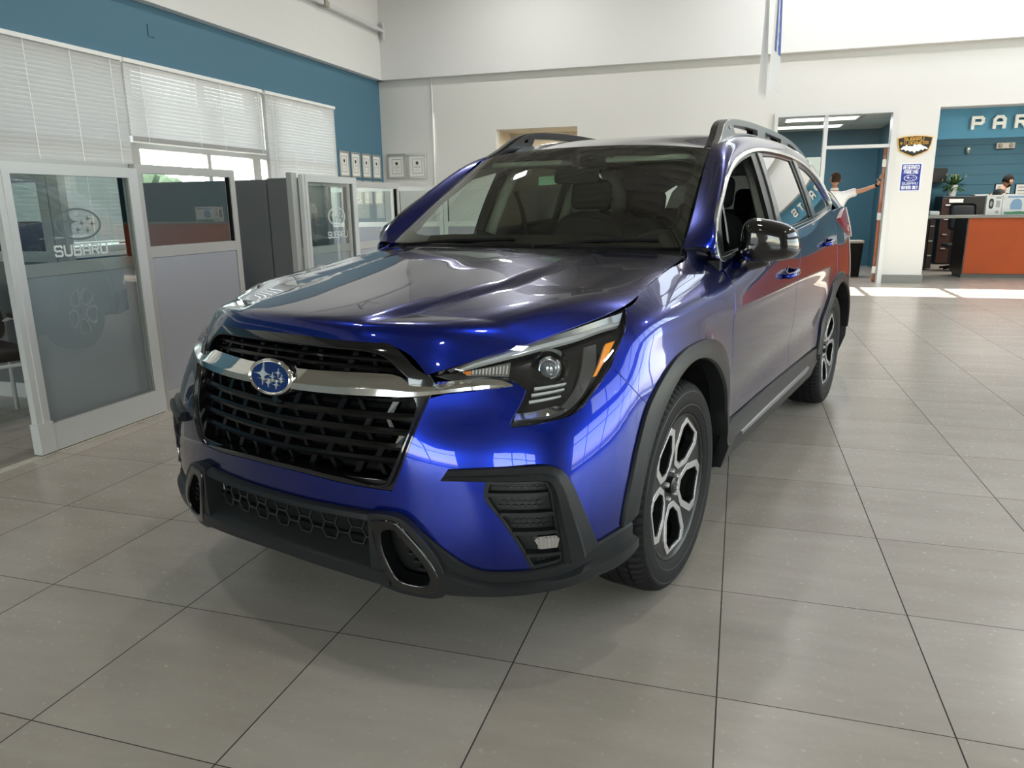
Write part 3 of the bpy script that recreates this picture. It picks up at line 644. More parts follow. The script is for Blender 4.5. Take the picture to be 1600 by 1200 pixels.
# headlights
def quadstrip(name, A, B, off, m, parent, both=True, n=24, wall=True):
    pr = [(0, off-.012), (0, off), (1, off), (1, off-.012)] if wall else [(0, off), (1, off)]
    return strip(name, SH, A, B, pr, m, parent, n=n, sharp=30, mirror=both)
HLpoly = [p for p in HLIN]+[p for p in HLOUT]+[p for p in HLTOP]
hb = panel('headlight', SH, HLpoly, DARKP, car, off=-.050, mirror=True, gap=.001, h=.04, flange=0)
for hh in hb:
    sg = 1 if hh is hb[0] else -1
    def sub(fn):
        """build on the left side, move the mesh to this lamp"""
        before = set(COL.objects); fn(); new = [o for o in COL.objects if o not in before]
        return new
    def fin(mb, name, m, smooth=False, sharp=None):
        return mb.build(name, m, hh, smooth=smooth, sharp=sharp) if sg > 0 else mirrored(mb, name, m, hh, smooth, sharp)
    def st(name, A, B, off, m, off2=None, n=24, prof=None):
        A2 = resample(smooth_line([(*SH.to2([p[:2]])[0], *p[2:]) for p in A], .02, False), n); B2 = resample(smooth_line([(*SH.to2([p[:2]])[0], *p[2:]) for p in B], .02, False), n)
        pr = prof or [(0, off-.015), (0, off), (1, off if off2 is None else off2), (1, off-.015)]
        V = []; 
        for t, o in pr:
            P, N = SH.ev(A2*(1-t)+B2*t); V.append(P+N*o)
        k = len(pr); V = np.concatenate(V); F = [(r*n+i, r*n+i+1, (r+1)*n+i+1, (r+1)*n+i) for r in range(k-1) for i in range(n-1)]
        j = 1*n+n//2; g = np.cross(V[j+1]-V[j], V[j+n]-V[j]); PP, NN = SH.ev((A2+B2)[n//2:n//2+1]/2)
        if np.dot(g, NN[0]) < 0: F = [f[::-1] for f in F]
        fin(MB().add(V, F), name, m, True, 30)
    DRL = mat('drl_white', (.52, .54, .55), rough=.15, coat=1)
    LCH = mat('lamp_chrome', (.8, .82, .85), rough=.12, metal=1)
    LGR = mat('lamp_grey', (.16, .165, .17), rough=.2, metal=.5, coat=.5)
    st('light_guide', [(3.142,.9175),(3.571,.9395),(4.305,.9636),(4.995,.985),(5.589,1.0040),(5.95,1.008)], [(3.144,.9078),(3.581,.9300),(4.32,.9545),(5.078,.9765),(5.50,.9930),(5.90,1.0010)], -.020, DRL)
    st('upper_cover', [(2.95,.906),(3.571,.937),(4.305,.967),(4.995,.994),(5.589,1.014),(6.04,1.024)], [(3.0,.901),(3.571,.9395),(4.305,.9636),(4.995,.985),(5.589,1.0040),(5.95,1.008)], -.006, LGR, -.018)
    st('side_reflector', [(5.203,.9587),(5.262,.9101),(5.197,.8615),(4.983,.8183),(4.801,.8009),(4.264,.7922)], [(5.40,.9531),(5.485,.903),(5.375,.8558),(5.125,.8073),(4.813,.7826),(4.123,.775)], -.036, LGR, -.012)
    st('lower_reflector', [(4.05,.797),(4.35,.800),(4.62,.808),(4.80,.812)], [(4.0,.777),(4.35,.781),(4.72,.787),(4.98,.797)], -.036, LCH, -.016)
    for a, b, z0, z1 in ((4.39, 4.98, .8606, .868), (4.34, 4.95, .8437, .8534), (4.29, 4.89, .8255, .8357)):
        st('accent_slit', [(a, z0+.0035), (b, z1+.003)], [(a, z0-.0035), (b, z1-.002)], -.036, DRL)
    st('turn_signal', [(3.206,.9075),(3.584,.9226),(3.966,.9342)], [(3.267,.8983),(3.59,.897),(3.954,.8948)], -.034, LCH)
    mbx = MB()
    for i in range(11):
        kk = 3.36+i*.054; P, N = SH.ev([(float(k2s(kk)), .9005), (float(k2s(kk+.022)), .9005), (float(k2s(kk+.03)), .914+.0011*i), (float(k2s(kk+.008)), .914+.0011*i)], -.030); mbx.add(np.concatenate([P, P-N*.006]), [(0,1,2,3),(0,3,7,4),(1,5,6,2),(3,2,6,7)])
    fin(mbx, 'signal_ribs', DRL)
    st('amber_chip', [(3.215,.9068),(3.33,.9118)], [(3.26,.8986),(3.34,.8982)], -.030, mat('amber', (.75, .2, .01), rough=.25, coat=1))
    st('side_marker', [(5.60,.9501),(5.55,.905),(5.435,.8695)], [(5.80,.9555),(5.70,.9165),(5.51,.8714)], -.010, mat('amber_reflector', (1.0, .33, .01), rough=.25, coat=1), n=10)
    P, N = SH.ev([(float(k2s(4.66)), .918)], -.046); dirv = np.array([.30, -1, .03]); dirv /= np.linalg.norm(dirv)
    M = frameM(P[0]+dirv*.006, np.cross((0, 0, 1), dirv), (0, 0, 1))
    fin(MB().lathe([(.052, -.03), (.052, .010), (.048, .013), (.040, .004), (.034, -.004), (.030, -.004)], 48, M), 'projector_bezel', GLOSSB, True, 35)
    fin(MB().lathe([(.031, -.01), (.031, .008), (.029, .010), (.026, .009)], 48, M), 'projector_ring', LCH, True, 35)
    fin(MB().lathe([(.028*math.sin(math.radians(a)), .002+.020*math.cos(math.radians(a))) for a in range(0, 91, 9)], 40, M), 'projector_lens', mat('lens_glass', (.25, .28, .3), rough=.02, metal=.6, coat=1), True)
lens_o = panel('headlight_lens', SH, HLpoly, CLEAR, car, off=.001, mirror=True, gap=.002, h=.03, flange=.01)
# ---- glass, pillars, roof
class WSurf:
    """windscreen: a across (-1..1), b up"""
    def to2(self, p): return list(p)
    def f(self, a, b):
        B = np.stack([.738*a, .365+.105*a*a, 1.178-.008*a*a], 1); T = np.stack([.628*a, .985+.105*a*a, 1.612-.034*a**4-.004*a*a], 1)
        P = B*(1-b)[:, None]+T*b[:, None]; n_ = np.array([0, -.56, .83]); return P+n_*(.030*np.sin(np.pi*b)*(1-a*a*.6))[:, None]
    def ev(self, q, off=0.0):
        q = np.asarray(q, float).reshape(-1, 2); a, b = q[:, 0]/.7, q[:, 1]/.75; e = 1e-3
        P = self.f(a, b); N = np.cross(self.f(a+e, b)-P, self.f(a, b+e)-P); N /= np.linalg.norm(N, axis=1)[:, None]; return P+N*off, N
WS = WSurf(); ws_poly = [(-.7,0,c),(.7,0,c),(.7,.75,c),(-.7,.75,c)]
ws_in = [(-.60,.075),(-.3,.062),(0,.060),(.3,.062),(.60,.075),(.655,.13),(.655,.4),(.65,.66),(.60,.715),(.3,.722),(0,.722),(-.3,.722),(-.60,.715),(-.65,.66),(-.655,.4),(-.655,.13)]
wsg = panel('windscreen', WS, ws_poly, WGLASS, car, gap=.002, h=.04, flange=0)
panel('frit_band', WS, ws_poly, GLOSSB, wsg, off=-.004, gap=.002, h=.04, flange=0, holes=[ws_in])
# roof side frame with the pillars at its ends
gp = lambda y, z: (GR.g(y, z), y, z)
RA = [(.742,.462,1.166),(.722,.60,1.255),(.690,.78,1.380),(.657,.95,1.492),(.632,1.09,1.578),(.610,1.28,1.635),(.592,1.55,1.672),(.585,1.96,1.692),(.58,2.39,1.690),(.575,2.75,1.672),(.57,3.05,1.645),(.565,3.3,1.61),(.56,3.6,1.56),(.50,3.86,1.50)]
RBc = [(.50,1.150),(.56,1.25),(.759,1.381),(.90,1.455),(1.05,1.512),(1.25,1.563),(1.529,1.600),(1.961,1.610),(2.391,1.596),(2.74,1.555),(3.0,1.48),(3.20,1.335),(3.6,1.27),(3.9,1.25)]
RB = [gp(*p) for p in RBc]; NI = 90
ci = Card(range(len(RA)))(np.linspace(0, len(RA)-1, NI)); RAs, RBs = ci @ np.array(RA), ci @ np.array(RB)
outd = np.array([.75, 0, .66]); rows = []
for t, o in ((0, 0), (.12, .010), (.3, .022), (.5, .028), (.7, .026), (.88, .015), (1, 0)):
    rows.append(RAs*(1-t)+RBs*t+outd*o*np.clip(np.linalg.norm(RAs-RBs, axis=1)/.16, .3, 1.2)[:, None])
rows = [rows[0]-np.array([.0, 0, .03])]+rows+[rows[-1]-np.array([.025, 0, 0])]
loft(rows, 'roof_side_frame', PAINT, car, mirror=True, sharp=50, flip=True)
# roof skin
ry = [1.0,1.15,1.35,1.6,2.0,2.5,3.0,3.4,3.86]; rz = [1.612,1.642,1.672,1.695,1.708,1.705,1.685,1.65,1.585]; rx = [.632,.628,.607,.592,.585,.58,.572,.562,.50]; re = [1.578,1.588,1.646,1.672,1.690,1.689,1.652,1.598,1.50]
cr = Card(ry); yy = np.linspace(1.0, 3.86, 60); Zc, Xe, Ze = [cr(yy) @ np.array(q) for q in (rz, rx, re)]; rows = []
for a in np.linspace(-1, 1, 41):
    y0 = yy+(.105*a*a)*np.clip((1.6-yy)/.6, 0, 1); rows.append(np.stack([Xe*a, y0, Zc-(Zc-Ze)*(abs(a)**2.6)], 1))
rows = [rows[0]-[0, 0, .03]]+rows+[rows[-1]-[0, 0, .03]]
loft(rows, 'roof', PAINT, car, sharp=50, flip=False)
# tailgate upper with rear window
rows = []
for a in np.linspace(-1, 1, 15): rows.append(np.array([(.50*a, 3.86, 1.585-.085*a*a), (.60*a, 3.97-.03*a*a, 1.45-.02*a*a), (.68*a, 4.03-.06*a*a, 1.26)]))
loft(rows, 'rear_window', PRIV, car, sharp=50)
# side windows
wo = [(.50,1.132),(.56,1.25),(.759,1.381),(.974,1.486),(1.181,1.547),(1.529,1.597),(1.961,1.607),(2.391,1.593),(2.70,1.556),(2.95,1.48),(3.12,1.37),(3.175,1.325),(3.14,1.298),(3.02,1.283),(2.80,1.262),(2.603,1.24),(1.857,1.196),(.95,1.143),(.66,1.126),(.53,1.118)]
ip = inset(np.array(wo), .014)[0]; wi = [tuple(p) for p in ip]
ch = panel('window_chrome', GR, wo, mat('window_chrome', (.72, .73, .73), rough=.12, metal=1), car, off=.006, mirror=True, gap=0, h=.05, flange=.012, holes=[wi])
fwin = [(.60,1.145,c),(.655,1.262),(.80,1.368),(.974,1.458),(1.181,1.519),(1.42,1.562,c),(1.375,1.35),(1.352,1.184,c),(.95,1.163)]
rwin = [(1.625,1.570,c),(1.961,1.579),(2.27,1.570,c),(2.285,1.40),(2.30,1.248,c),(1.9,1.223),(1.555,1.205,c),(1.58,1.4)]
qwin = [(2.45,1.553,c),(2.68,1.520),(2.88,1.455),(3.07,1.355),(3.115,1.325),(3.0,1.302),(2.8,1.283),(2.515,1.262,c),(2.48,1.4)]
FR = mat('pillar_black', (.012, .012, .013), rough=.22)
panel('window_frame', GR, wi, FR, car, off=-.006, mirror=True, gap=-.004, h=.05, flange=.02, holes=[fwin, rwin, qwin])
panel('rear_door_glass', GR, rwin, PRIV, car, off=-.012, mirror=True, gap=-.003, h=.05, flange=0)
panel('quarter_glass', GR, qwin, PRIV, car, off=-.012, mirror=True, gap=-.003, h=.05, flange=0)
strip('pillar_cover', GR, [(1.535,1.578),(1.50,1.4),(1.45,1.19)], [(1.612,1.578),(1.575,1.4),(1.545,1.20)], [(0,-.005),(0,.001),(1,.001),(1,-.005)], mat('pillar_grey', (.11, .115, .12), rough=.25, coat=.4), car, n=20, mirror=True)
strip('pillar_cover', GR, [(2.33,1.576),(2.335,1.4),(2.35,1.25)], [(2.415,1.566),(2.43,1.4),(2.47,1.26)], [(0,-.005),(0,.001),(1,.001),(1,-.005)], mat('pillar_grey'), car, n=20, mirror=True)
strip('window_post', GR, [(.740,1.345),(.70,1.25),(.655,1.148)], [(.762,1.36),(.722,1.25),(.677,1.149)], [(0,-.03),(0,-.008),(1,-.008),(1,-.03)], GLOSSB, car, n=12, mirror=True)
# taillights
panel('taillight', SH, [(13.35,1.225,c),(13.9,1.285),(14.9,1.29,c),(15.2,1.2),(14.6,1.10),(14.0,1.10),(13.6,1.16)], mat('tail_red', (.45, .01, .015), rough=.12, coat=1), car, off=.014, mirror=True, h=.04, flange=.02)
# roof rails
def rail():
    out = [(1.13,1.585,c),(1.25,1.640),(1.36,1.700),(1.46,1.732),(1.75,1.756),(2.2,1.757),(2.6,1.745),(2.95,1.712),(3.2,1.655),(3.33,1.60,c),(3.0,1.640),(2.4,1.684),(1.7,1.680),(1.42,1.650),(1.25,1.622)]
    holes = [[(1.45,1.708,c),(1.415,1.697),(1.425,1.683,c),(1.462,1.688,c)], [(1.52,1.716,c),(1.75,1.727),(2.04,1.730,c),(2.00,1.690,c),(1.75,1.686),(1.51,1.671,c)], [(2.20,1.730,c),(2.62,1.717,c),(2.57,1.681,c),(2.16,1.690,c)], [(2.76,1.705,c),(2.94,1.687),(3.02,1.664,c),(2.98,1.652,c),(2.72,1.672,c)]]
    class YZ:
        def to2(s, p): return list(p)
        def ev(s, q, off=0.0):
            q = np.asarray(q, float).reshape(-1, 2); x = .628-.02*np.clip((q[:, 0]-1.2)/2, 0, 1)-.35*(q[:, 1]-1.66)+off
            return np.stack([x, q[:, 0], q[:, 1]], 1), np.tile([1.0, 0, .0], (len(q), 1))
    panel('roof_rail', YZ(), out, mat('rail_grey', (.36, .365, .37), rough=.3, metal=.7), car, off=0, gap=0, mirror=True, h=.05, flange=.030, holes=holes, bev=.004)
    class YZi(YZ):
        def ev(s, q, off=0.0):
            P, N = YZ.ev(s, q, off); P[:, 0] -= .064; return P, -N
    panel('rail_inner', YZi(), out, FR, car, off=0, gap=0, mirror=True, h=.05, flange=.034, holes=holes, bev=.003)
rail()
# cowl and wipers
loft([np.array([(-.77,.418,1.128),(-.4,.345,1.143),(0,.318,1.150),(.4,.345,1.143),(.77,.418,1.128)]), np.array([(-.74,.50,1.166),(-.4,.40,1.170),(0,.38,1.172),(.4,.40,1.170),(.74,.50,1.166)])], 'cowl', MATTEB, car)
MB().tube([(-.62,.40,1.165),(-.30,.385,1.190),(.02,.385,1.200)], .007, 6).tube([(-.62,.40,1.165),(-.62,.40,1.14)], .012, 8).build('wiper', MATTEB, car)
MB().tube([(.12,.372,1.170),(.40,.415,1.197),(.64,.475,1.200)], .007, 6).tube([(.12,.372,1.170),(.12,.372,1.14)], .012, 8).build('wiper', MATTEB, car)
# door handles
for kk, zz in ((10.67, 1.003), (12.22, 1.098)):
    P, N = SH.ev([(float(k2s(kk)), zz)]); P, N = P[0], N[0]; M = frameM(P, (0, 1, .08), (0, 0, 1))
    mb = MB(); L = .095
    path = [Vector((-L, 0, .0)), Vector((-L*.85, 0, .028)), Vector((-L*.4, .002, .038)), Vector((L*.4, .002, .038)), Vector((L*.85, 0, .028)), Vector((L, 0, .0))]
    mb.tube([M @ p for p in path], [.010, .014, .013, .013, .014, .010], 10)
    mb.build('door_handle', CHROME if False else PAINT, car, smooth=True); mirrored(mb, 'door_handle', PAINT, car, True)
    mb = MB(); mb.lathe([(0.0, .001), (.03, .001), (.036, .003), (.038, .0015)], 24, M @ Matrix.Diagonal((1.3, .9, 1, 1))); mb.build('handle_cup', GLOSSB, car, smooth=True); mirrored(mb, 'handle_cup', GLOSSB, car, True)
# mirrors
def side_mirror():
    mb = MB(); nu, nv = 28, 20; V = []
    for j in range(nv+1):
        ph = -HALF+math.pi*j/nv
        for i in range(nu):
            th = 2*math.pi*i/nu; e = .60
            sg = lambda v, p: math.copysign(abs(v)**p, v)
            x = sg(math.cos(ph), e)*sg(math.cos(th), e); z = sg(math.cos(ph), e)*sg(math.sin(th), e); y = sg(math.sin(ph), .9)
            V.append((.995+.112*x*(1-.10*z), .790+.085*y*(1 if y < 0 else .45)+.030*x, 1.185+.084*z*(1-.12*x)-(.012*x if z > 0 else 0)))
    mb.add(V, [(j*nu+i, j*nu+(i+1) % nu, (j+1)*nu+(i+1) % nu, (j+1)*nu+i) for j in range(nv) for i in range(nu)])
    m1 = mb.build('side_mirror', GLOSSB, car, smooth=True); m2 = mirrored(mb, 'side_mirror', GLOSSB, car, True)
    mb = MB(); mb.tube([(.985,.79,1.122),(.95,.785,1.105),(.915,.78,1.098),(.88,.78,1.095)], [.040,.034,.038,.05], 14)
    mb.build('mirror_arm', GLOSSB, m1, smooth=True); mirrored(mb, 'mirror_arm', GLOSSB, m2, True)
side_mirror()
# ---- wheels
def wheel(y, sgn):
    root = empty('wheel', (sgn*.8175, y, .376)); root.parent = car; root.rotation_euler = (0, 0, 0 if sgn > 0 else math.pi)
    X = Matrix(((0, 0, 1, 0), (1, 0, 0, 0), (0, 1, 0, 0), (0, 0, 0, 1)))           # lathe axis -> x, outward
    R0 = .376
    prof = [(.255,.098),(.262,.110),(.285,.120),(.318,.1235),(.345,.119),(.358,.110),(.3665,.100),(.3725,.080),(.3745,.070),(.368,.068),(.368,.062),(.3755,.060),(.376,.030),(.3695,.028),(.3695,.021),(.376,.019)]
    prof = prof+[(r, -h) for r, h in prof[::-1]]
    def mod(i, j, r):
        jj = min(j, len(prof)-1-j)
        if 5 <= jj <= 8 and i % 4 < 1: return r-.007
        if jj in (11, 12) and i % 5 == 0: return r-.006
        return r
    MB().lathe(prof, 300, X, mod).build('tyre', RUBBER, root, smooth=True, sharp=24)
    t = MB(); t.lathe([(.289,.1222),(.2905,.1232),(.292,.1222)], 90, X); t.lathe([(.335,.1215),(.3365,.1225),(.338,.121)], 90, X); t.build('sidewall_line', mat('tyre_line', (.03, .03, .03), rough=.4), root, smooth=True)
    RIMD = mat('rim_black', (.008, .008, .009), rough=.35, spec=.3, coat=.1, coat_rough=.2); MACH = mat('machined_silver', (.78, .79, .81), rough=.25, metal=.9)
    MB().lathe([(.242,-.10),(.236,-.06),(.228,.0),(.232,.07),(.240,.095),(.249,.106),(.2585,.109),(.2615,.103)], 96, X).build('rim', RIMD, root, smooth=True, sharp=40)
    MB().lathe([(.0,-.01),(.17,-.01),(.175,-.03),(.06,-.03)], 48, X).build('brake_disc', mat('brake_steel', (.25, .25, .26), rough=.35, metal=1), root, smooth=True, sharp=30)
    MB().prism([(.09,-.06),(.165,-.055),(.175,0),(.165,.055),(.09,.06)], -.02, .03, X).build('brake_caliper', MATTEB, root)
    def hexo(ang, e):   # e: growth outwards
        pts = [(.075-e*1.1, 0.0), (.112-e*.3, .048+e*.8), (.190, .066+e), (.2285+e*.45, .046+e*.75), (.2285+e*.45, -.046-e*.75), (.190, -.066-e), (.112-e*.3, -.048-e*.8)]
        pts = [(.086-e*.6, .018+e*.25), (.120-e*.3, .054+e*.72), (.192, .072+e*.85), (.2225+e*.3, .050+e*.8), (.2225+e*.3, -.050-e*.8), (.192, -.072-e*.85), (.120-e*.3, -.054-e*.72), (.086-e*.6, -.018-e*.25)]
        ca, sa = math.cos(ang), math.sin(ang)
        return [(x*ca-y_*sa, x*sa+y_*ca) for x, y_ in pts]
    class Disc:
        def to2(s, p): return list(p)
        def ev(s, q, off=0.0):
            q = np.asarray(q, float).reshape(-1, 2); r = np.hypot(q[:, 0], q[:, 1]); h = .080+.020*np.clip((r-.05)/.18, 0, 1)**1.2-.012*np.clip(1-r/.08, 0, 1)
            return np.stack([h+off, q[:, 0], q[:, 1]], 1), np.tile([1.0, 0, 0], (len(q), 1))
    D = Disc(); angs = [math.radians(90+36+72*i) for i in range(5)]
    rimo = [(.246*math.cos(2*math.pi*i/60), .246*math.sin(2*math.pi*i/60)) for i in range(60)]
    panel('rim_face', D, rimo, RIMD, root, gap=0, h=.03, flange=.03, bev=.003, holes=[[(*p, c) for p in hexo(a, 0)] for a in angs], step=.02)
    for a in angs:
        panel('spoke_trim', D, [(*p, c) for p in hexo(a, .030)], MACH, root, off=.0035, gap=0, h=.05, flange=.006, bev=.001, holes=[[(*p, c) for p in hexo(a, .001)]], step=.02)
    MB().lathe([(.0,.098),(.022,.097),(.030,.092),(.031,.07)], 32, X).build('centre_cap', RIMD, root, smooth=True, sharp=40)
    mb = MB()
    for i in range(5):
        a = math.radians(90+72*i); mb.lathe([(.0,.012),(.007,.011),(.010,.006),(.010,-.02)], 12, X @ Matrix.Translation((.052*math.cos(a), .052*math.sin(a), .082)))
    mb.build('wheel_nut', SATIN, root, smooth=True, sharp=40)
    mb = MB(); emblem_shapes(mb, .018, .011, X, .0985, .0995); mb.build('cap_emblem', SATIN, root)
for wy in WHEEL_Y:
    for sg in (1, -1): wheel(wy, sg)
# wheel wells, floor, cabin
for wy in WHEEL_Y:
    mb = MB(); n = 26; V = []
    for x in (.60, .925):
        V += [(x, wy-.465*math.cos(math.radians(-8+196*i/(n-1))), .376+.465*math.sin(math.radians(-8+196*i/(n-1)))) for i in range(n)]
    mb.add(V, [(i, i+1, n+i+1, n+i) for i in range(n-1)]+[tuple(range(n))[::-1]])
    mb.build('wheel_well', MATTEB, car); mirrored(mb, 'wheel_well', MATTEB, car)
MB().box(-.60, .60, -.74, 3.85, .24, .30).box(-.86, .86, .50, 2.42, .235, .32).box(-.85, .85, 3.38, 3.85, .26, .36).build('underbody', MATTEB, car)
MB().box(-.88, .88, .50, .53, .30, 1.12).box(-.50, .50, -.70, -.68, .30, .80).box(-.8, .8, 3.80, 3.82, .30, 1.28).box(-.84, .84, .5, 3.8, .36, .40).build('bulkhead', CABIN, car)
t = MB(); t.box(.80, .83, .5, 3.8, .36, 1.10).box(-.83, -.80, .5, 3.8, .36, 1.10); t.build('door_trim', CABIN, car)
# dashboard
rows = []
for x in np.linspace(-.80, .80, 25):
    b = .022*math.exp(-((x-.38)/.2)**2); rows.append(np.array([(x, .47, 1.135), (x, .62, 1.150), (x, .78, 1.150+b), (x, .90, 1.135+b), (x, .97, 1.09+b), (x, .98, .95), (x, .96, .75)]))
loft(rows, 'dashboard', CABIN, car, sharp=60)
MB().rbox(-.16, .16, .955, .975, .98, 1.14, .01).build('centre_screen', GLOSSB, car)
M = Matrix.Translation((.38, 1.10, 1.035)) @ Matrix.Rotation(math.radians(64), 4, 'X')
sw = MB().lathe([(.182+.016*math.cos(a), .016*math.sin(a)) for a in [2*math.pi*i/12 for i in range(13)]], 48, M).build('steering_wheel', CABIN, car, smooth=True)
MB().rbox(-.075, .075, -.06, .06, -.01, .03, .02, M).rbox(-.17, .17, -.015, .015, -.006, .012, .005, M).build('wheel_hub', CABIN, sw)
def seat(x, y, w=.26, top=1.30, head=True):
    M = Matrix.Translation((x, y, .40)); mb = MB(); mb.rbox(-w, w, -.27, .27, .12, .32, .05, M, 3)
    s = mb.build('seat', CABIN, car, smooth=True, sharp=50)
    Mb = Matrix.Translation((x, y+.24, .60)) @ Matrix.Rotation(math.radians(-14), 4, 'X'); b = MB(); h = top-.62
    prof = [(-w*.92, 0), (w*.92, 0), (w, h*.35), (w*.96, h*.75), (w*.62, h), (-w*.62, h), (-w*.96, h*.75), (-w, h*.35)]
    pp = smooth_line([(a, b_) for a, b_ in prof], .04); V = []
    n = len(pp)
    for yy_, sc in ((-.07, .86), (-.055, .97), (-.02, 1), (.05, .98), (.065, .9)): V += [Mb @ Vector((q[0]*sc, yy_, h/2+(q[1]-h/2)*sc)) for q in pp]
    F = [(r*n+i, r*n+(i+1) % n, (r+1)*n+(i+1) % n, (r+1)*n+i) for r in range(4) for i in range(n)]+[tuple(range(n)), tuple(range(4*n, 5*n))[::-1]]
    b.add(V, [f[::-1] for f in F]); b.build('backrest', CABIN, s, smooth=True, sharp=60)
    if head:
        hb_ = MB(); hb_.rbox(-.13, .13, -.055, .045, h+.05, h+.23, .045, Mb, 4); hb_.tube([Mb @ Vector((-.06, 0, h-.03)), Mb @ Vector((-.06, 0, h+.08))], .007, 8); hb_.tube([Mb @ Vector((.06, 0, h-.03)), Mb @ Vector((.06, 0, h+.08))], .007, 8)
        hb_.build('headrest', CABIN, s, smooth=True, sharp=60)
seat(.38, 1.50); seat(-.38, 1.50); seat(.38, 2.45, .25, 1.24); seat(-.38, 2.45, .25, 1.24); seat(.3, 3.25, .25, 1.15); seat(-.3, 3.25, .25, 1.15)
# headliner, visors, mirror, grab handle, pillar trims, belts
rows = []
for a in np.linspace(-1, 1, 15): rows.append(np.stack([Xe*a*.98, yy+.10, Zc-.035-(Zc-Ze)*(abs(a)**2.6)], 1))
loft(rows, 'headliner', TRIMG, car, flip=True)
MB().rbox(.12, .54, 1.06, 1.20, 1.535, 1.56, .01).build('sun_visor', TRIMG, car); MB().rbox(-.54, -.12, 1.06, 1.20, 1.535, 1.56, .01).build('sun_visor', TRIMG, car)
MB().tube([(.16,1.09,1.555),(.50,1.11,1.545)], .013, 10).build('grab_handle', mat('visor_tube', (.6, .62, .58), rough=.4), car)
MB().rbox(-.12, .12, .985, 1.01, 1.44, 1.51, .02).tube([(0,1.0,1.50),(0,1.02,1.60)], .012).build('rear_view_mirror', CABIN, car)
for sg in (1, -1):
    mb = MB()
    for pts, r in (([gp(1.46,1.18), gp(1.50,1.4), gp(1.56,1.585)], .035), ([gp(.66,1.19), gp(.86,1.36), gp(1.10,1.50), gp(1.5,1.575), gp(2.2,1.59)], .020), ([gp(2.36,1.2), gp(2.36,1.4), gp(2.38,1.58)], .035), ([gp(3.2,1.3), gp(3.1,1.42), gp(2.8,1.56)], .06)):
        mb.tube([((x-.055)*sg, y, z) for x, y, z in pts], r, 8)
    mb.build('pillar_trim', TRIMG, car, smooth=True)
    MB().tube([(sg*.74, 1.62, 1.42), (sg*.70, 1.63, 1.30), (sg*.66, 1.66, 1.0), (sg*.66, 1.66, .7)], .014, 6).build('seat_belt', MATTEB, car)
# stock label hanging behind the windscreen
M = frameM((-.16, 1.05, 1.462), (1, 0, .03), (0, .15, 1))
tg = MB().box(-.085, .085, -.022, .022, -.001, .001, M).build('window_tag', mat('tag_green', (.45, .72, .50), rough=.6), car)
# ---------------------------------------------------------------- the showroom shell
XL, YB, XR, YF = -6.732, 13.6, 8.0, -7.0
def floor_mat():
    m = bpy.data.materials.new('floor_tiles'); m.use_nodes = True; n = m.node_tree; b = n.nodes['Principled BSDF']; L = n.links.new
    def nd(t, **k):
        q = n.nodes.new(t)
        for a, v in k.items(): setattr(q, a, v)
        return q
    def mth(op, a, b_=None, c_=None):
        q = nd('ShaderNodeMath', operation=op)
        for i, v in enumerate((a, b_, c_)):
            if v is None: continue
            if isinstance(v, (int, float)): q.inputs[i].default_value = v
            else: L(v, q.inputs[i])
        return q.outputs[0]
    tc = nd('ShaderNodeTexCoord'); sp = nd('ShaderNodeSeparateXYZ'); L(tc.outputs['Object'], sp.inputs[0])
    TX, TY = .5919, .5919*1.0179
    fx = mth('DIVIDE', mth('ADD', sp.outputs[0], 2.3589), TX); fy = mth('DIVIDE', mth('SUBTRACT', sp.outputs[1], 1.875), TY)
    ex = mth('MULTIPLY', mth('PINGPONG', fx, .5), TX); ey = mth('MULTIPLY', mth('PINGPONG', fy, .5), TY)
    gx = mth('LESS_THAN', ex, .0021); gy = mth('LESS_THAN', ey, .0016); g = mth('MAXIMUM', gx, gy)
    cb = nd('ShaderNodeCombineXYZ'); L(mth('FLOOR', fx), cb.inputs[0]); L(mth('FLOOR', fy), cb.inputs[1])
    wn = nd('ShaderNodeTexWhiteNoise', noise_dimensions='2D'); L(cb.outputs[0], wn.inputs['Vector'])
    mp = nd('ShaderNodeMapping'); mp.inputs['Scale'].default_value = (1.2, 4.5, 1); L(tc.outputs['Object'], mp.inputs[0])
    ofs = nd('ShaderNodeVectorMath', operation='ADD'); L(mp.outputs[0], ofs.inputs[0]); L(wn.outputs['Color'], ofs.inputs[1])
    no = nd('ShaderNodeTexNoise'); no.inputs['Scale'].default_value = 1.6; no.inputs['Detail'].default_value = 7; no.inputs['Roughness'].default_value = .62; L(ofs.outputs[0], no.inputs['Vector'])
    no2 = nd('ShaderNodeTexNoise'); no2.inputs['Scale'].default_value = 55; no2.inputs['Detail'].default_value = 3; L(tc.outputs['Object'], no2.inputs['Vector'])
    v = mth('ADD', mth('MULTIPLY', no.outputs['Fac'], .42), mth('ADD', mth('MULTIPLY', wn.outputs['Value'], .12), mth('MULTIPLY', no2.outputs['Fac'], .06)))
    cr_ = nd('ShaderNodeValToRGB'); cr_.color_ramp.elements[0].position = .15; cr_.color_ramp.elements[1].position = .62
    cr_.color_ramp.elements[0].color = (.345, .303, .256, 1); cr_.color_ramp.elements[1].color = (.525, .480, .418, 1)
    L(v, cr_.inputs[0])
    mx = nd('ShaderNodeMix', data_type='RGBA'); L(g, mx.inputs[0]); L(cr_.outputs[0], mx.inputs[6]); mx.inputs[7].default_value = (.035, .030, .025, 1); L(mx.outputs[2], b.inputs['Base Color'])
    r = mth('ADD', mth('MULTIPLY', no2.outputs['Fac'], .08), .22); L(mth('MAXIMUM', r, mth('MULTIPLY', g, .8)), b.inputs['Roughness'])
    bp = nd('ShaderNodeBump'); bp.inputs['Strength'].default_value = .5; bp.inputs['Distance'].default_value = .0015
    L(mth('SUBTRACT', 1.0, g), bp.inputs['Height']); L(bp.outputs[0], b.inputs['Normal'])
    b.inputs['IOR'].default_value = 1.42
    return m
FLOOR = floor_mat()
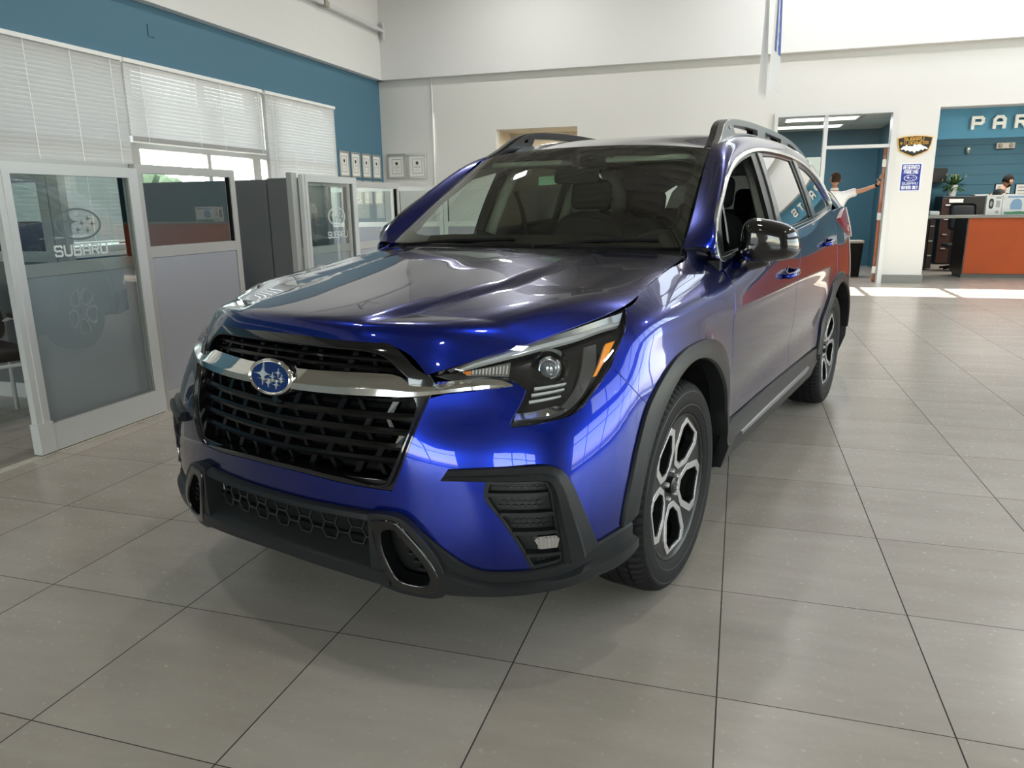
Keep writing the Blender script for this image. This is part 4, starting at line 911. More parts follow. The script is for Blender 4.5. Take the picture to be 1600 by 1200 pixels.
WHITE = mat('white_wall_paint', (.65, .64, .615), rough=.65, noise=(.6, .03), bump=(60, .06, .002))
TEAL = mat('teal_wall_paint', (.070, .170, .245), rough=.6, bump=(60, .06, .002))
TEALD = mat('deep_teal_paint', (.045, .135, .185), rough=.6)
SOFFW = mat('upper_white_paint', (.70, .70, .695), rough=.65)
ALU = mat('aluminium', (.50, .50, .49), rough=.38, metal=.35)
ALUW = mat('white_aluminium', (.62, .63, .63), rough=.35, metal=.15)
FABRIC = mat('grey_fabric', (.40, .405, .44), rough=.9, bump=(500, .35, .001))
FABRICD = mat('dark_fabric', (.15, .158, .165), rough=.9, bump=(500, .35, .001))
PANE = glass_mat('partition_glass', (.90, .98, .96), refl=1.6, clear=.94)
PANEC = glass_mat('clear_partition_glass', (.95, .99, .99), refl=.45, clear=.97)
WINPANE = glass_mat('window_glass', (.95, 1, .98), refl=.9, clear=.95)
struct(MB().box(-12, 14, YF-.2, 20.2, -.12, 0).build('floor', FLOOR))
def wall(name, rects, m, axis, at, th):
    """rects: (u0, u1, z0, z1) slabs of one wall"""
    mb = MB()
    for u0, u1, z0, z1 in rects:
        if axis == 'Y': mb.box(u0, u1, min(at, at+th), max(at, at+th), z0, z1)
        else: mb.box(min(at, at+th), max(at, at+th), u0, u1, z0, z1)
    return struct(mb.build(name, m))
SOF = 3.66
wall('wall_back', [(XL-.2, -4.404, 0, SOF), (-4.404, -2.881, 2.70, SOF), (-2.881, .44, 0, SOF), (.44, 2.285, 2.75, SOF), (2.285, 2.885, 0, SOF), (2.885, XR+.2, 2.74, SOF), (7.2, XR+.2, 0, 2.74)], WHITE, 'Y', YB, .22)
wall('wall_back_upper', [(XL-.2, XR+.2, SOF, CEIL)], SOFFW, 'Y', YB-.12, .34)
wall('wall_left', [(YF, 3.7, 0, SOF), (3.7, 11.80, 0, .90), (3.7, 11.80, 3.02, SOF), (11.80, YB, 0, SOF)], TEAL, 'X', XL, -.2)
wall('wall_left_upper', [(YF, YB, SOF, CEIL)], SOFFW, 'X', XL+.12, -.32)
wall('wall_right', [(YF, -2, 0, CEIL), (-2, 0, 3.25, CEIL), (0, 10, 3.25, 3.85), (-2, 10, 0, .12), (10, YB, 0, 3.85), (0, 12.8, 5.8, CEIL), (12.8, YB, 3.85, CEIL)], WHITE, 'X', XR, .2)
wall('wall_front', [(XL, -4.6, 0, CEIL), (4.9, XR, 0, CEIL), (-1.2, .9, 0, CEIL), (-4.6, -1.2, 3.2, CEIL), (.9, 4.9, 3.2, CEIL), (-4.6, -1.2, 0, .1), (.9, 4.9, 0, .1)], WHITE, 'Y', YF, -.2)
mb = MB()
for y in np.arange(YF, YB, .01*30):
    mb.box(XL-.2, XR+.2, y, y+.15, CEIL, CEIL+.03); mb.box(XL-.2, XR+.2, y+.15, y+.30, CEIL+.05, CEIL+.08); mb.box(XL-.2, XR+.2, y+.14, y+.16, CEIL, CEIL+.08); mb.box(XL-.2, XR+.2, y+.29, y+.31, CEIL, CEIL+.08)
# unseen roof lights, added and sized to throw the sun patches, left open here
V = []
ceil_mat = mat('steel_deck', (.40, .385, .34), rough=.6)
sx0, sy0 = CEIL*.03, CEIL*.02     # how far the sun travels while it falls from the ceiling
holes = [(1.865-sx0+.0, 11.72-sy0, 1.10, 1.12), (3.05-sx0, 11.72-sy0, 1.14, 1.12), (.68-sx0, 11.72-sy0, 1.10, 1.12), (4.27-sx0, 11.72-sy0, 1.14, 1.12)]
hy0, hy1 = 11.72-sy0, 11.72-sy0+1.12
mb = MB(); y = YF
while y < YB:
    y1 = y+.15; k = int(round((y-YF)/.15)) % 2; z = CEIL+(.05 if k else 0)
    segs = [(XL-.2, XR+.2)]
    if y1 > hy0 and y < hy1:
        xs = sorted((h[0], h[0]+h[2]) for h in holes); segs = []; x0 = XL-.2
        for a, b in xs: segs.append((x0, a)); x0 = b
        segs.append((x0, XR+.2))
    ya, yb = y, y1
    for a, b in segs:
        if len(segs) > 1:
            pass
        mb.box(a, b, ya, yb, z, CEIL+.085)
    y = y1
struct(mb.build('ceiling', ceil_mat))
mb = MB()
for h in holes: mb.box(h[0]-.03, h[0], hy0, hy1, CEIL-.02, CEIL+.12); mb.box(h[0]+h[2], h[0]+h[2]+.03, hy0, hy1, CEIL-.02, CEIL+.12)
mb.box(0, 6, hy0-.20, hy0, CEIL-.02, CEIL+.12).box(0, 6, hy1, hy1+.20, CEIL-.02, CEIL+.12)
struct(mb.build('window_added_roof_light', ALUW))
# bar joists under the deck and round ceiling lamps
def joist():
    mb = MB(); x0, x1 = XL+.12, XR
    for s in (-.02, .02): mb.box(x0, x1, s-.012, s+.012, -.06, 0); mb.box(x0, x1, s-.012, s+.012, -.52, -.46)
    x = x0; up = True
    while x < x1-.4:
        mb.tube([(x, 0, -.03 if up else -.5), (x+.4, 0, -.5 if up else -.03)], .011, 6); up = not up; x += .4
    return mb.build('roof_joist', mat('joist_paint', (.34, .32, .28), rough=.5))
j0 = joist(); j0.location = (0, -5.2, CEIL); tag(j0, 'grey open web steel joist under the corrugated ceiling deck', 'joist', 'steel joists under the ceiling')
for i in range(1, 10):
    j = j0.copy(); COL.objects.link(j); j.location = (0, -5.2+1.9*i, CEIL)
def clamp():
    t = empty('ceiling_lamp'); MB().lathe([(0,.0),(.24,0),(.26,-.05),(.27,-.12),(.25,-.12),(.24,-.06),(0,-.06)], 32).build('housing', ALUW, t, smooth=True, sharp=30)
    MB().lathe([(0,-.061),(.10,-.061),(.10,-.07),(0,-.07)], 24).build('lamp_disc', mat('lamp_glow', (1, 1, 1), emit=(1, .98, .93), estr=28), t)
    MB().tube([(0,0,0),(0,0,.48)], .012, 8).build('stem', ALUW, t); return t
cl = clamp(); cl.location = (-3.6, -3.2, CEIL-.48); tag(cl, 'round white high bay lamp hanging from the ceiling deck', 'ceiling lamp', 'high bay lamps')
for lx in (-3.6, .6, 4.8):
    for ly in (-3.2, 2.0, 7.0, 11.6):
        if (lx, ly) == (-3.6, -3.2): continue
        q = copy_tree(cl); q.location = (lx, ly, CEIL-.48)
# storefront frames and panes behind the viewpoint and on the right
def glazing(name, axis, at, u0, u1, z0, z1, n, tr=None):
    mb = MB(); f = .03
    B = (lambda a, b, c_, d: mb.box(a, b, at-.05, at+.05, c_, d)) if axis == 'Y' else (lambda a, b, c_, d: mb.box(at-.05, at+.05, a, b, c_, d))
    B(u0, u1, z0, z0+.07); B(u0, u1, z1-.07, z1)
    if tr: B(u0, u1, tr-.035, tr+.035)
    for i in range(n+1): u = u0+(u1-u0)*i/n; B(u-.03, u+.03, z0+.07, z1-.07)
    w = struct(mb.build(name, mat('storefront_frame', (.35, .35, .34), rough=.4, metal=.5)))
    g = MB()
    if axis == 'Y': g.add([(u0, at, z0), (u1, at, z0), (u1, at, z1), (u0, at, z1)], [(0, 1, 2, 3)])
    else: g.add([(at, u0, z0), (at, u1, z0), (at, u1, z1), (at, u0, z1)], [(0, 1, 2, 3)])
    g.build('window_pane', WINPANE, w); return w
glazing('window_1', 'Y', YF-.1, -4.6, -1.2, .1, 3.2, 2, 2.3); glazing('window_2', 'Y', YF-.1, .9, 4.9, .1, 3.2, 3, 2.3)
glazing('window_6', 'X', XR+.1, 0.0, 12.8, 3.85, 5.8, 10); glazing('window_3', 'X', XR+.1, -2.0, 10.0, .12, 3.25, 7, 2.3)
# outdoors
struct(MB().box(-60, 60, -70, YF-.2, -.14, -.04).box(XR+.2, 60, YF-.2, 20, -.14, -.04).build('ground', mat('car_park', (.13, .13, .12), rough=.9)))
struct(MB().box(-60, XL-.21, YF-.2, 40, -.14, -.04).build('ground', mat('car_park')))
# window wall on the left: three bays
struct(MB().box(XL-.14, XL-.06, 3.7, 11.8, .90, .97).box(XL-.14, XL-.06, 3.7, 11.8, 2.05, 2.12).box(XL-.14, XL-.06, 3.7, 11.8, 2.95, 3.02)
   .box(XL-.138, XL-.062, 3.7, 3.77, .97, 2.95).box(XL-.138, XL-.062, 7.24, 7.40, .97, 2.95).box(XL-.138, XL-.062, 9.90, 10.06, .97, 2.95).box(XL-.138, XL-.062, 8.58, 8.65, .97, 2.95).box(XL-.138, XL-.062, 9.56, 9.74, .97, 2.95).box(XL-.138, XL-.062, 11.73, 11.8, .97, 2.95).box(XL-.138, XL-.062, 5.4, 5.47, .97, 2.95).build('window_4', mat('window_frame_grey', (.42, .42, .41), rough=.4, metal=.2)))
MB().add([(XL-.1, 3.7, .9), (XL-.1, 11.8, .9), (XL-.1, 11.8, 3.02), (XL-.1, 3.7, 3.02)], [(0, 1, 2, 3)]).build('window_pane', WINPANE, bpy.data.objects['window_4'])
struct(MB().box(XL-.2, XL+.04, 3.65, 11.85, .86, .90).build('trim_1', ALUW))
# blinds
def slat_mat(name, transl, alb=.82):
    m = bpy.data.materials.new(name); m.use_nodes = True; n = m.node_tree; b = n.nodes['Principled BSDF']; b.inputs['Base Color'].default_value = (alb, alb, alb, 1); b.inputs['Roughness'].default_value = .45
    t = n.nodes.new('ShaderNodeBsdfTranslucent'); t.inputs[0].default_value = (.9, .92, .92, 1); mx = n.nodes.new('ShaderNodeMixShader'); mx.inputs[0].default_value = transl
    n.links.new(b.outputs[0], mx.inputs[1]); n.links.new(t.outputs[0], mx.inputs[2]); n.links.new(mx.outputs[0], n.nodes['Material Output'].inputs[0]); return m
SLATS = [slat_mat('blind_slat_shaded', .04, .40), slat_mat('blind_slat', .06, .50)]  # one white slat in two copies; the first has shade put into its colour
def blind(y0, y1, z0, z1, ang, cords, label, stack=0, bright=1):
    x = XL+.05; t = empty('window_blind', (x, (y0+y1)/2, z0)); tag(t, label, 'blind'); L_ = y1-y0; yc = (y0+y1)/2
    MB().rbox(-.03, .03, -L_/2, L_/2, z1-z0-.045, z1-z0, .004).build('head_rail', mat('blind_white', (.82, .82, .8), rough=.4), t)
    mb = MB(); z = z1-.06; pitch = .044; a = math.radians(-ang); zmin = z0+(.03 if not stack else .07)
    while z > zmin:
        dx, dz = .0262*math.cos(a), .0262*math.sin(a)
        mb.add([(-dx, -L_/2+.01, z-z0-dz), (-dx, L_/2-.01, z-z0-dz), (0, L_/2-.01, z-z0+.011), (0, -L_/2+.01, z-z0+.011), (dx, L_/2-.01, z-z0+dz), (dx, -L_/2+.01, z-z0+dz)], [(0, 1, 2, 3), (3, 2, 4, 5)])
        z -= pitch
    if stack:
        for i in range(14): mb.box(-.025, .025, -L_/2+.01, L_/2-.01, .022+i*.0035, .0245+i*.0035)
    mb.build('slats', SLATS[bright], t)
    MB().rbox(-.015, .015, -L_/2+.005, L_/2-.005, 0, .02, .004).build('bottom_rail', mat('blind_white'), t)
    for c_ in cords: MB().box(.0265, .0285, c_-yc-.003, c_-yc+.003, .01, z1-z0-.04).build('ladder_cord', mat('cord_white', (.9, .9, .88), rough=.7), t)
blind(3.72, 7.16, 1.0, 3.0, 72, (4.2, 5.4, 5.93, 6.46, 6.98), 'shaded closed venetian blind nearest the viewer on the blue window wall', 0, 0)
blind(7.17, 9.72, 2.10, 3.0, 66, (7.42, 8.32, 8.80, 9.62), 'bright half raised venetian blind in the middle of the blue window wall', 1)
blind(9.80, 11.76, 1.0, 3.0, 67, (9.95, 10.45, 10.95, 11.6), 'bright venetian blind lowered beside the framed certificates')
# ledge beam on the upper left wall and the bracketed rail
t = empty('steel_rail', (-6.50, 13.3, 4.49)); tag(t, 'white square steel rail bracketed to the upper back wall corner', 'rail')
MB().box(-.025, .025, -16, .14, -.03, .03).build('rail_bar', ALUW, t); MB().rbox(-.012, .012, .10, .18, -.14, .16, .005).build('bracket', ALUW, t)
for yy_ in (10.9,):
    MB().box(-.02, .02, -2.3, -2.26, .02, .62).tube([(.0, -1.92, .02), (.0, -2.35, .42)], .022, 8).tube([(.0, -1.92, .02), (.0, -1.45, .42)], .022, 8).box(-.05, .05, -1.98, -1.86, -.045, .035).build('hanger', mat('joist_paint'), t)
# conduit on the back wall, baseboards
tag(MB().tube([(-5.64, 13.575, .1), (-5.64, 13.575, 3.66)], .012, 10).build('wall_conduit', mat('conduit_white', (.8, .79, .77), rough=.5), None, smooth=True), 'thin white conduit running up the back wall right of the frames', 'conduit')
BASEG = mat('grey_baseboard', (.20, .20, .185), rough=.5)
struct(MB().box(2.268, 2.90, 13.575, 13.6, 0, .14).box(2.885, 2.905, 13.6, 13.85, 0, .14).build('baseboard_back', BASEG))
struct(MB().box(-2.881, .44, 13.58, 13.6, 0, .14).box(XL, -4.404, 13.58, 13.6, 0, .14).build('baseboard_back', BASEG))
# small thing on the upper left wall
tag(MB().rbox(XL, XL+.012, 7.69, 7.79, 3.315, 3.45, .003).build('wall_plate', mat('teal_plate', (.066, .16, .23), rough=.5)), 'small blue painted blank plate high on the blue wall above the blinds', 'wall plate')
# ---------------------------------------------------------------- rooms behind the back wall
CEILT = mat('ceiling_tile', (.60, .57, .50), rough=.8)
struct(MB().box(-4.8, -2.5, 15.9, 16.0, 0, 3).box(-4.9, -4.8, 13.82, 16, 0, 3).box(-2.5, -2.4, 13.82, 16, 0, 3).build('wall_passage', mat('cream_wall', (.72, .66, .55), rough=.8)))
def tiled_ceiling(name, x0, x1, y0, y1, z, lights=()):
    """grid ceiling: tiles with thin dark joints"""
    struct(MB().box(x0, x1, y0, y1, z+.02, z+.06).build(name, mat('grid_dark', (.12, .12, .11), rough=.7)))
    mb = MB(); x = x0+.3
    nx = int((x1-x0)/.61)+1; ny = int((y1-y0)/1.22)+1
    for i in range(nx):
        for j in range(ny):
            a, b = x0+i*.61, y0+j*1.22
            if any(abs(a-l[0]) < .3 and abs(b-l[1]) < .6 for l in lights): continue
            mb.box(a+.008, min(a+.602, x1), b+.008, min(b+1.212, y1), z, z+.02)
    struct(mb.build(name+'_tiles', CEILT))
tiled_ceiling('ceiling_passage', -4.8, -2.5, 13.82, 15.9, 2.82)
# office with the man
struct(MB().box(.1, 2.7, 17.2, 17.3, 0, 3.2).box(.0, .1, 13.82, 17.3, 0, 3.2).build('wall_office', TEALD))
struct(MB().box(2.60, 2.70, 13.82, 17.3, 0, 3.2).build('wall_office', TEALD))
tiled_ceiling('ceiling_office', .1, 2.6, 13.82, 17.2, 2.755)
for i, (x, y) in enumerate(((.85, 14.35), (.75, 15.75))):
    t = empty('ceiling_light', (x+.4, y+.3, 2.735))
    tag(t, ('recessed fluorescent light panel in the office ceiling nearer the glass', 'recessed fluorescent light panel in the office ceiling by the far wall')[i], 'ceiling light')
    MB().box(-.62, .62, -.3, .3, 0, .015).build('light_frame', ALUW, t); MB().box(-.58, .58, -.26, .26, -.006, 0).build('diffuser', mat('diffuser_glow', (.9, .9, .88), emit=(1, .97, .9), estr=1.6), t)
# aluminium glazed door frame of the office
struct(MB().box(.441, .50, 13.55, 13.75, 0, 2.69).box(2.215, 2.284, 13.55, 13.75, 0, 2.69).box(.441, 2.284, 13.55, 13.75, 2.69, 2.749).box(1.215, 1.275, 13.57, 13.73, 0, 2.69).box(1.275, 2.215, 13.57, 13.73, 2.165, 2.215).build('door_1', ALUW))
MB().add([(1.275, 13.65, 2.215), (2.215, 13.65, 2.215), (2.215, 13.65, 2.69), (1.275, 13.65, 2.69)], [(0, 1, 2, 3)]).add([(.50, 13.65, .05), (1.215, 13.65, .05), (1.215, 13.65, 2.69), (.50, 13.65, 2.69)], [(0, 1, 2, 3)]).build('door_pane', WINPANE, bpy.data.objects['door_1'])
# the open wooden door, seen on its edge
WOOD = mat('door_wood', (.42, .13, .05), rough=.35, coat=.3, noise=(6, .25))
t = empty('office_door', (2.215, 13.79, 0), math.radians(-10)); tag(t, 'open reddish wooden office door folded back behind the right jamb', 'door')
MB().rbox(-.045, 0, 0, .88, .01, 2.16, .004).build('door_leaf', WOOD, t)
for z in (.20, 1.08, 1.93): MB().rbox(-.052, .012, -.02, .006, z-.06, z+.06, .003).build('hinge', mat('hinge_steel', (.6, .6, .58), rough=.3, metal=.9), t)
# small bright window pane inside the office, far left
struct(MB().box(.1, .13, 14.4, 15.4, 1.2, 2.15).build('window_5', mat('office_window_glow', (.9, .93, .95), emit=(.9, .95, 1), estr=1.0)))
# waste bin
t = empty('waste_bin', (1.95, 14.75, 0)); tag(t, 'black waste bin with a pale liner inside the teal office', 'waste bin')
V = []; n = 24
mb = MB(); mb.add([(x*s, y*s, z) for s, z in ((.82, 0), (1, .62)) for x, y in ((-.17, -.14), (.17, -.14), (.17, .14), (-.17, .14))], [(0, 3, 2, 1), (0, 1, 5, 4), (1, 2, 6, 5), (2, 3, 7, 6), (3, 0, 4, 7)]); mb.build('bin_body', MATTEB, t)
MB().rbox(-.18, .18, -.15, .15, .60, .645, .012).build('liner', mat('bin_liner', (.55, .54, .50), rough=.5), t)
# parts department
struct(MB().box(2.75, 9.5, 18.6, 18.8, 0, 4).box(2.72, 2.88, 17.0, 18.8, 0, 4).box(9.4, 9.5, 13.82, 18.7, 0, 4).build('wall_parts', mat('block_teal', (.040, .135, .185), rough=.55)))
mb = MB()
for k in range(1, 17): mb.box(2.88, 9.4, 18.593, 18.6, k*.205-.004, k*.205+.004)
struct(mb.build('trim_2', mat('joint_teal', (.03, .10, .14), rough=.7)))
struct(MB().box(2.72, 9.5, 13.82, 18.8, 3.25, 3.35).build('ceiling_parts', CEILT))
struct(MB().box(2.90, 7.2, 13.94, 14.02, 2.28, 3.3).build('wall_parts_header', mat('sign_blue', (.070, .25, .38), rough=.5)))
struct(MB().box(2.885, 7.2, 13.66, 13.94, 2.735, 2.80).build('trim_3', mat('soffit_grey', (.45, .47, .47), rough=.6)))
SIGNW = mat('sign_white', (.80, .80, .74), rough=.45)
t = empty('parts_sign', (3.50, 13.9, 2.50)); tag(t, 'raised white letters reading PARTS on the light blue header', 'sign')
x = 3.395
for i, ch in enumerate('PARTS'):
    text_mesh('letter_'+ch.lower(), ch, .25, SIGNW, frameM((x-3.50+.10, .02, .005), (1, 0, 0), (0, 0, 1)), t, ext=.02, sx=1.25, weight=1.35)
    x += .30
# counter
DARKW = mat('dark_walnut', (.035, .016, .012), rough=.3)
CHERRY = mat('cherry_wood', (.40, .070, .014), rough=.45, coat=0, spec=.25, noise=(2.2, .16))
t = empty('service_counter', (3.75, 14.75, 0)); tag(t, 'long cherry wood service counter with a grey top under the PARTS sign', 'counter')
MB().box(.02, 4.5, 0, .04, .075, 1.02).build('front_panel', CHERRY, t)
MB().add([(0, 0, .06), (.02, 0, .06), (.02, 0, 1.02), (0, 0, 1.02), (-.05, .62, .06), (.02, .62, .06), (.02, .62, 1.02), (-.05, .62, 1.02)], [(0, 1, 2, 3), (4, 7, 6, 5), (0, 3, 7, 4), (1, 5, 6, 2), (3, 2, 6, 7)]).build('side_panel', DARKW, t)
MB().box(0, 4.5, .02, .6, 0, .075).build('plinth', mat('plinth_grey', (.10, .095, .085), rough=.5), t)
MB().rbox(-.66, 4.5, -.05, .66, 1.02, 1.065, .006).build('worktop', mat('counter_grey', (.22, .21, .19), rough=.35, noise=(40, .15)), t)
# cabinets behind
BLK = mat('black_laminate', (.010, .009, .009), rough=.35); PULL = mat('pull_steel', (.6, .6, .56), rough=.3, metal=.9)
t = empty('filing_cabinet', (4.42, 18.1, 0)); tag(t, 'black office cabinet carrying the plant by the teal block wall', 'cabinet')
MB().rbox(-.42, .42, -.32, .32, 0, 1.40, .01).build('cabinet_body', BLK, t)
MB().rbox(-.425, -.20, -.345, -.32, .03, 1.36, .006).build('drawer_stack', mat('cabinet_brown', (.05, .02, .015), rough=.4), t)
for z in (.33, .62, .93, 1.22): MB().rbox(-.36, -.27, -.375, -.345, z-.012, z+.012, .004).build('drawer_pull', PULL, t)
t = empty('filing_cabinet', (3.34, 16.6, 0)); tag(t, 'dark cabinet with steel pulls under the worktop beside the column', 'cabinet')
MB().rbox(-.30, .16, -.3, .3, 0, .98, .01).build('cabinet_body', BLK, t)
MB().rbox(.165, .26, -.3, .3, .03, .96, .004).build('drawer_stack', mat('cabinet_brown'), t)
for z in (.28, .56, .84): MB().rbox(.17, .24, -.325, -.3, z-.012, z+.012, .004).build('drawer_pull', PULL, t)
tag(MB().rbox(.0, .26, -.003, .003, .0, .075, .002, Matrix.Translation((4.12, 17.735, 1.27))).build('label_card', SIGNW), 'small white label card stuck on the black cabinet under the plant', 'card')
tag(MB().rbox(4.62, 5.0, 17.9, 18.2, 1.402, 1.43, .01).build('paper_stack', mat('paper', (.75, .75, .72), rough=.8)), 'loose white papers lying on the black cabinet beside the plant', 'papers')
# chair back behind the counter
t = empty('office_chair', (4.00, 16.0, 0)); tag(t, 'black office chair behind the counter in front of the black cabinet', 'chair')
MB().rbox(-.22, .22, -.02, .05, .78, 1.27, .07, Matrix.Rotation(math.radians(-8), 4, 'X'), 4).build('backrest', mat('chair_black', (.03, .03, .033), rough=.6), t, smooth=True, sharp=40)
MB().rbox(-.24, .24, -.02, .45, .44, .52, .03).build('seat', mat('chair_black'), t); MB().tube([(0, .2, .44), (0, .2, .08)], .03, 12).build('gas_column', PULL, t)
mb = MB()
for i in range(5):
    a = 2*math.pi*i/5; mb.tube([(0, .2, .1), (.28*math.cos(a), .2+.28*math.sin(a), .05)], .02, 8)
mb.build('base', MATTEB, t)
# plant
LEAF = mat('leaf_green', (.035, .085, .025), rough=.35, noise=(9, .45)); LEAF2 = mat('leaf_tip', (.30, .34, .16), rough=.5)
t = empty('potted_plant', (4.22, 18.05, 1.402)); tag(t, 'leafy green plant in a white pot on the black cabinet', 'plant')
MB().lathe([(0, 0), (.075, 0), (.11, .22), (.118, .23), (.105, .225), (.10, .20), (0, .20)], 28).build('pot', mat('pot_white', (.75, .75, .73), rough=.3), t, smooth=True, sharp=40)
mb = MB(); rr = random.Random(3)
for i in range(95):
    a = rr.uniform(0, 2*math.pi); el = rr.uniform(.1, 1.35); L_ = rr.uniform(.16, .36); w = rr.uniform(.018, .034)
    d = Vector((math.cos(a)*math.cos(el), math.sin(a)*math.cos(el)*.8, math.sin(el))); s_ = Vector((-math.sin(a), math.cos(a), 0)); b0 = Vector((rr.uniform(-.05, .05), rr.uniform(-.05, .05), .19))
    P = [b0+d*L_*t_+Vector((0, 0, -.16*t_*t_*math.cos(el))) for t_ in (0, .3, .55, .8, 1)]; W_ = [.004, w*.5, w, w*.7, .001]
    V = []; 
    for p_, w_ in zip(P, W_): V += [p_-s_*w_, p_+Vector((0, 0, -.006)), p_+s_*w_]
    mb.add(V, [(3*k, 3*k+1, 3*k+4, 3*k+3) for k in range(4)]+[(3*k+1, 3*k+2, 3*k+5, 3*k+4) for k in range(4)])
mb.build('foliage', LEAF, t)
mb = MB()
for i in range(16):
    a = rr.uniform(0, 6.28); r_ = rr.uniform(.05, .3); p_ = Vector((r_*math.cos(a), r_*math.sin(a)*.8-.05, rr.uniform(.30, .50))); mb.tube([p_, p_+Vector((.01, 0, .05))], [.008, .012], 6)
mb.build('flower_buds', LEAF2, t)
# emergency light, sconce, wall notices
t = empty('emergency_light', (5.23, 18.56, 2.42)); tag(t, 'beige twin lamp emergency light high on the teal block wall', 'emergency light')
MB().rbox(-.17, .17, -.06, .03, -.06, .06, .015).build('housing', mat('beige_plastic', (.62, .56, .45), rough=.5), t)
for s_ in (-.10, .10): MB().lathe([(0, .03), (.035, .025), (.045, 0), (0, 0)], 20, Matrix.Translation((s_, -.06, 0)) @ Matrix.Rotation(HALF, 4, 'X')).build('lamp_head', mat('beige_dark', (.35, .30, .24), rough=.4), t)
t = empty('wall_sconce', (4.55, 18.56, 2.33)); tag(t, 'small steel and glass wall lamp on the teal block wall above the plant', 'wall lamp')
MB().lathe([(0, -.05), (.03, -.05), (.05, .06), (.03, .09), (0, .09)], 20).build('lamp_shade', mat('sconce_glass', (.55, .6, .5), rough=.2, metal=.5), t, smooth=True); MB().rbox(-.03, .03, 0, .03, -.04, .04, .005).build('wall_plate', PULL, t)
for i, (x, z, w, h_, lb) in enumerate(((5.30, 1.52, .30, .26, 'framed notice on the teal wall left of the man at the counter'), (5.68, 1.52, .30, .24, 'framed notice on the teal wall directly behind the man at the counter'), (5.25, 1.20, .18, .24, 'lower small framed notice beside the tall white product box'))):
    t = empty('wall_notice', (x, 18.585, z)); tag(t, lb, 'notice')
    MB().rbox(-w/2, w/2, -.02, 0, -h_/2, h_/2, .004).build('frame', MATTEB, t); MB().box(-w/2+.015, w/2-.015, -.023, -.02, -h_/2+.015, h_/2-.015).build('sheet', mat('sheet_white', (.66, .66, .62), rough=.7), t)
    mb = MB()
    for k in range(3): mb.box(-w/2+.05, w/2-.05-.03*(k % 2), -.0245, -.023, h_/2-.06-k*.07-.02, h_/2-.06-k*.07)
    mb.build('printed_rows', mat('sheet_print', (.25, .22, .20), rough=.8), t)
t = empty('wall_monitor', (4.02, 18.45, 1.84)); tag(t, 'dark wall mounted monitor left of and above the plant', 'monitor'); MB().rbox(-.16, .16, -.05, .0, -.15, .15, .01).build('screen', BLK, t); MB().box(-.03, .03, 0, .14, -.03, .03).build('wall_arm', MATTEB, t)
# product box and display stand on the counter
t = empty('product_box', (4.15, 14.92, 1.066)); tag(t, 'white upright product box printed with a black oval device on the counter', 'box')
MB().rbox(-.118, .118, -.04, .04, 0, .335, .004).build('carton', mat('box_white', (.80, .80, .78), rough=.4), t)
mb = MB(); mb.prism([(x*.036-.045, y*.085+.19) for x, y in [(math.copysign(abs(math.cos(a))**.6, math.cos(a)), math.copysign(abs(math.sin(a))**.7, math.sin(a))) for a in [2*math.pi*k/32 for k in range(32)]]], 0, .002, frameM((0, -.040, 0), (1, 0, 0), (0, 0, 1))); mb.build('device_print', BLK, t)
mb = MB(); mb.prism([(x*.018-.045, y*.045+.19) for x, y in [(math.cos(a), math.sin(a)) for a in [2*math.pi*k/24 for k in range(24)]]], .002, .003, frameM((0, -.040, 0), (1, 0, 0), (0, 0, 1))); mb.build('device_face', mat('grey_print', (.35, .35, .36), rough=.5), t)
mb = MB(); mb.prism([(x*.03+.055, y*.026+.05) for x, y in ellipse(1, 1, 24)], 0, .002, frameM((0, -.040, 0), (1, 0, 0), (0, 0, 1))).box(.02, .10, -.0415, -.04, .27, .31).box(.03, .09, -.0415, -.04, .13, .24); mb.build('round_badge', mat('grey_print2', (.42, .42, .45), rough=.5), t)
t = empty('display_stand', (4.52, 14.92, 1.066)); tag(t, 'clear acrylic leaflet stand with a pale blue drawing at the counter right', 'leaflet stand')
MB().rbox(-.24, .30, -.02, .02, 0, .345, .004).build('acrylic_holder', mat('acrylic', (.62, .66, .68), rough=.2, coat=.6), t)
MB().box(-.21, .28, -.023, -.02, .06, .33).build('leaflet', mat('leaflet_white', (.78, .80, .80), rough=.5), t)
mb = MB(); mb.prism([(-.12, .09), (.05, .09), (.055, .18), (.03, .25), (-.03, .27), (-.09, .25), (-.125, .18)], 0, .0015, frameM((0, -.023, 0), (1, 0, 0), (0, 0, 1))); mb.box(-.17, .26, -.0245, -.023, .285, .315); mb.build('leaflet_drawing', mat('leaflet_blue', (.25, .42, .62), rough=.5), t)
MB().prism([(-.20, .01), (.27, .01), (.27, .05), (.10, .05), (.02, .065), (-.08, .05), (-.20, .05)], 0, .0015, frameM((0, -.0205, 0), (1, 0, 0), (0, 0, 1))).build('green_strip', mat('leaflet_green', (.08, .30, .14), rough=.5), t)
tag(MB().rbox(3.20, 3.36, 15.0, 15.15, 1.066, 1.14, .02).build('tissue_box', mat('tissue_white', (.75, .75, .72), rough=.9)), 'small white crumpled pack on the worktop end beside the column', 'pack')
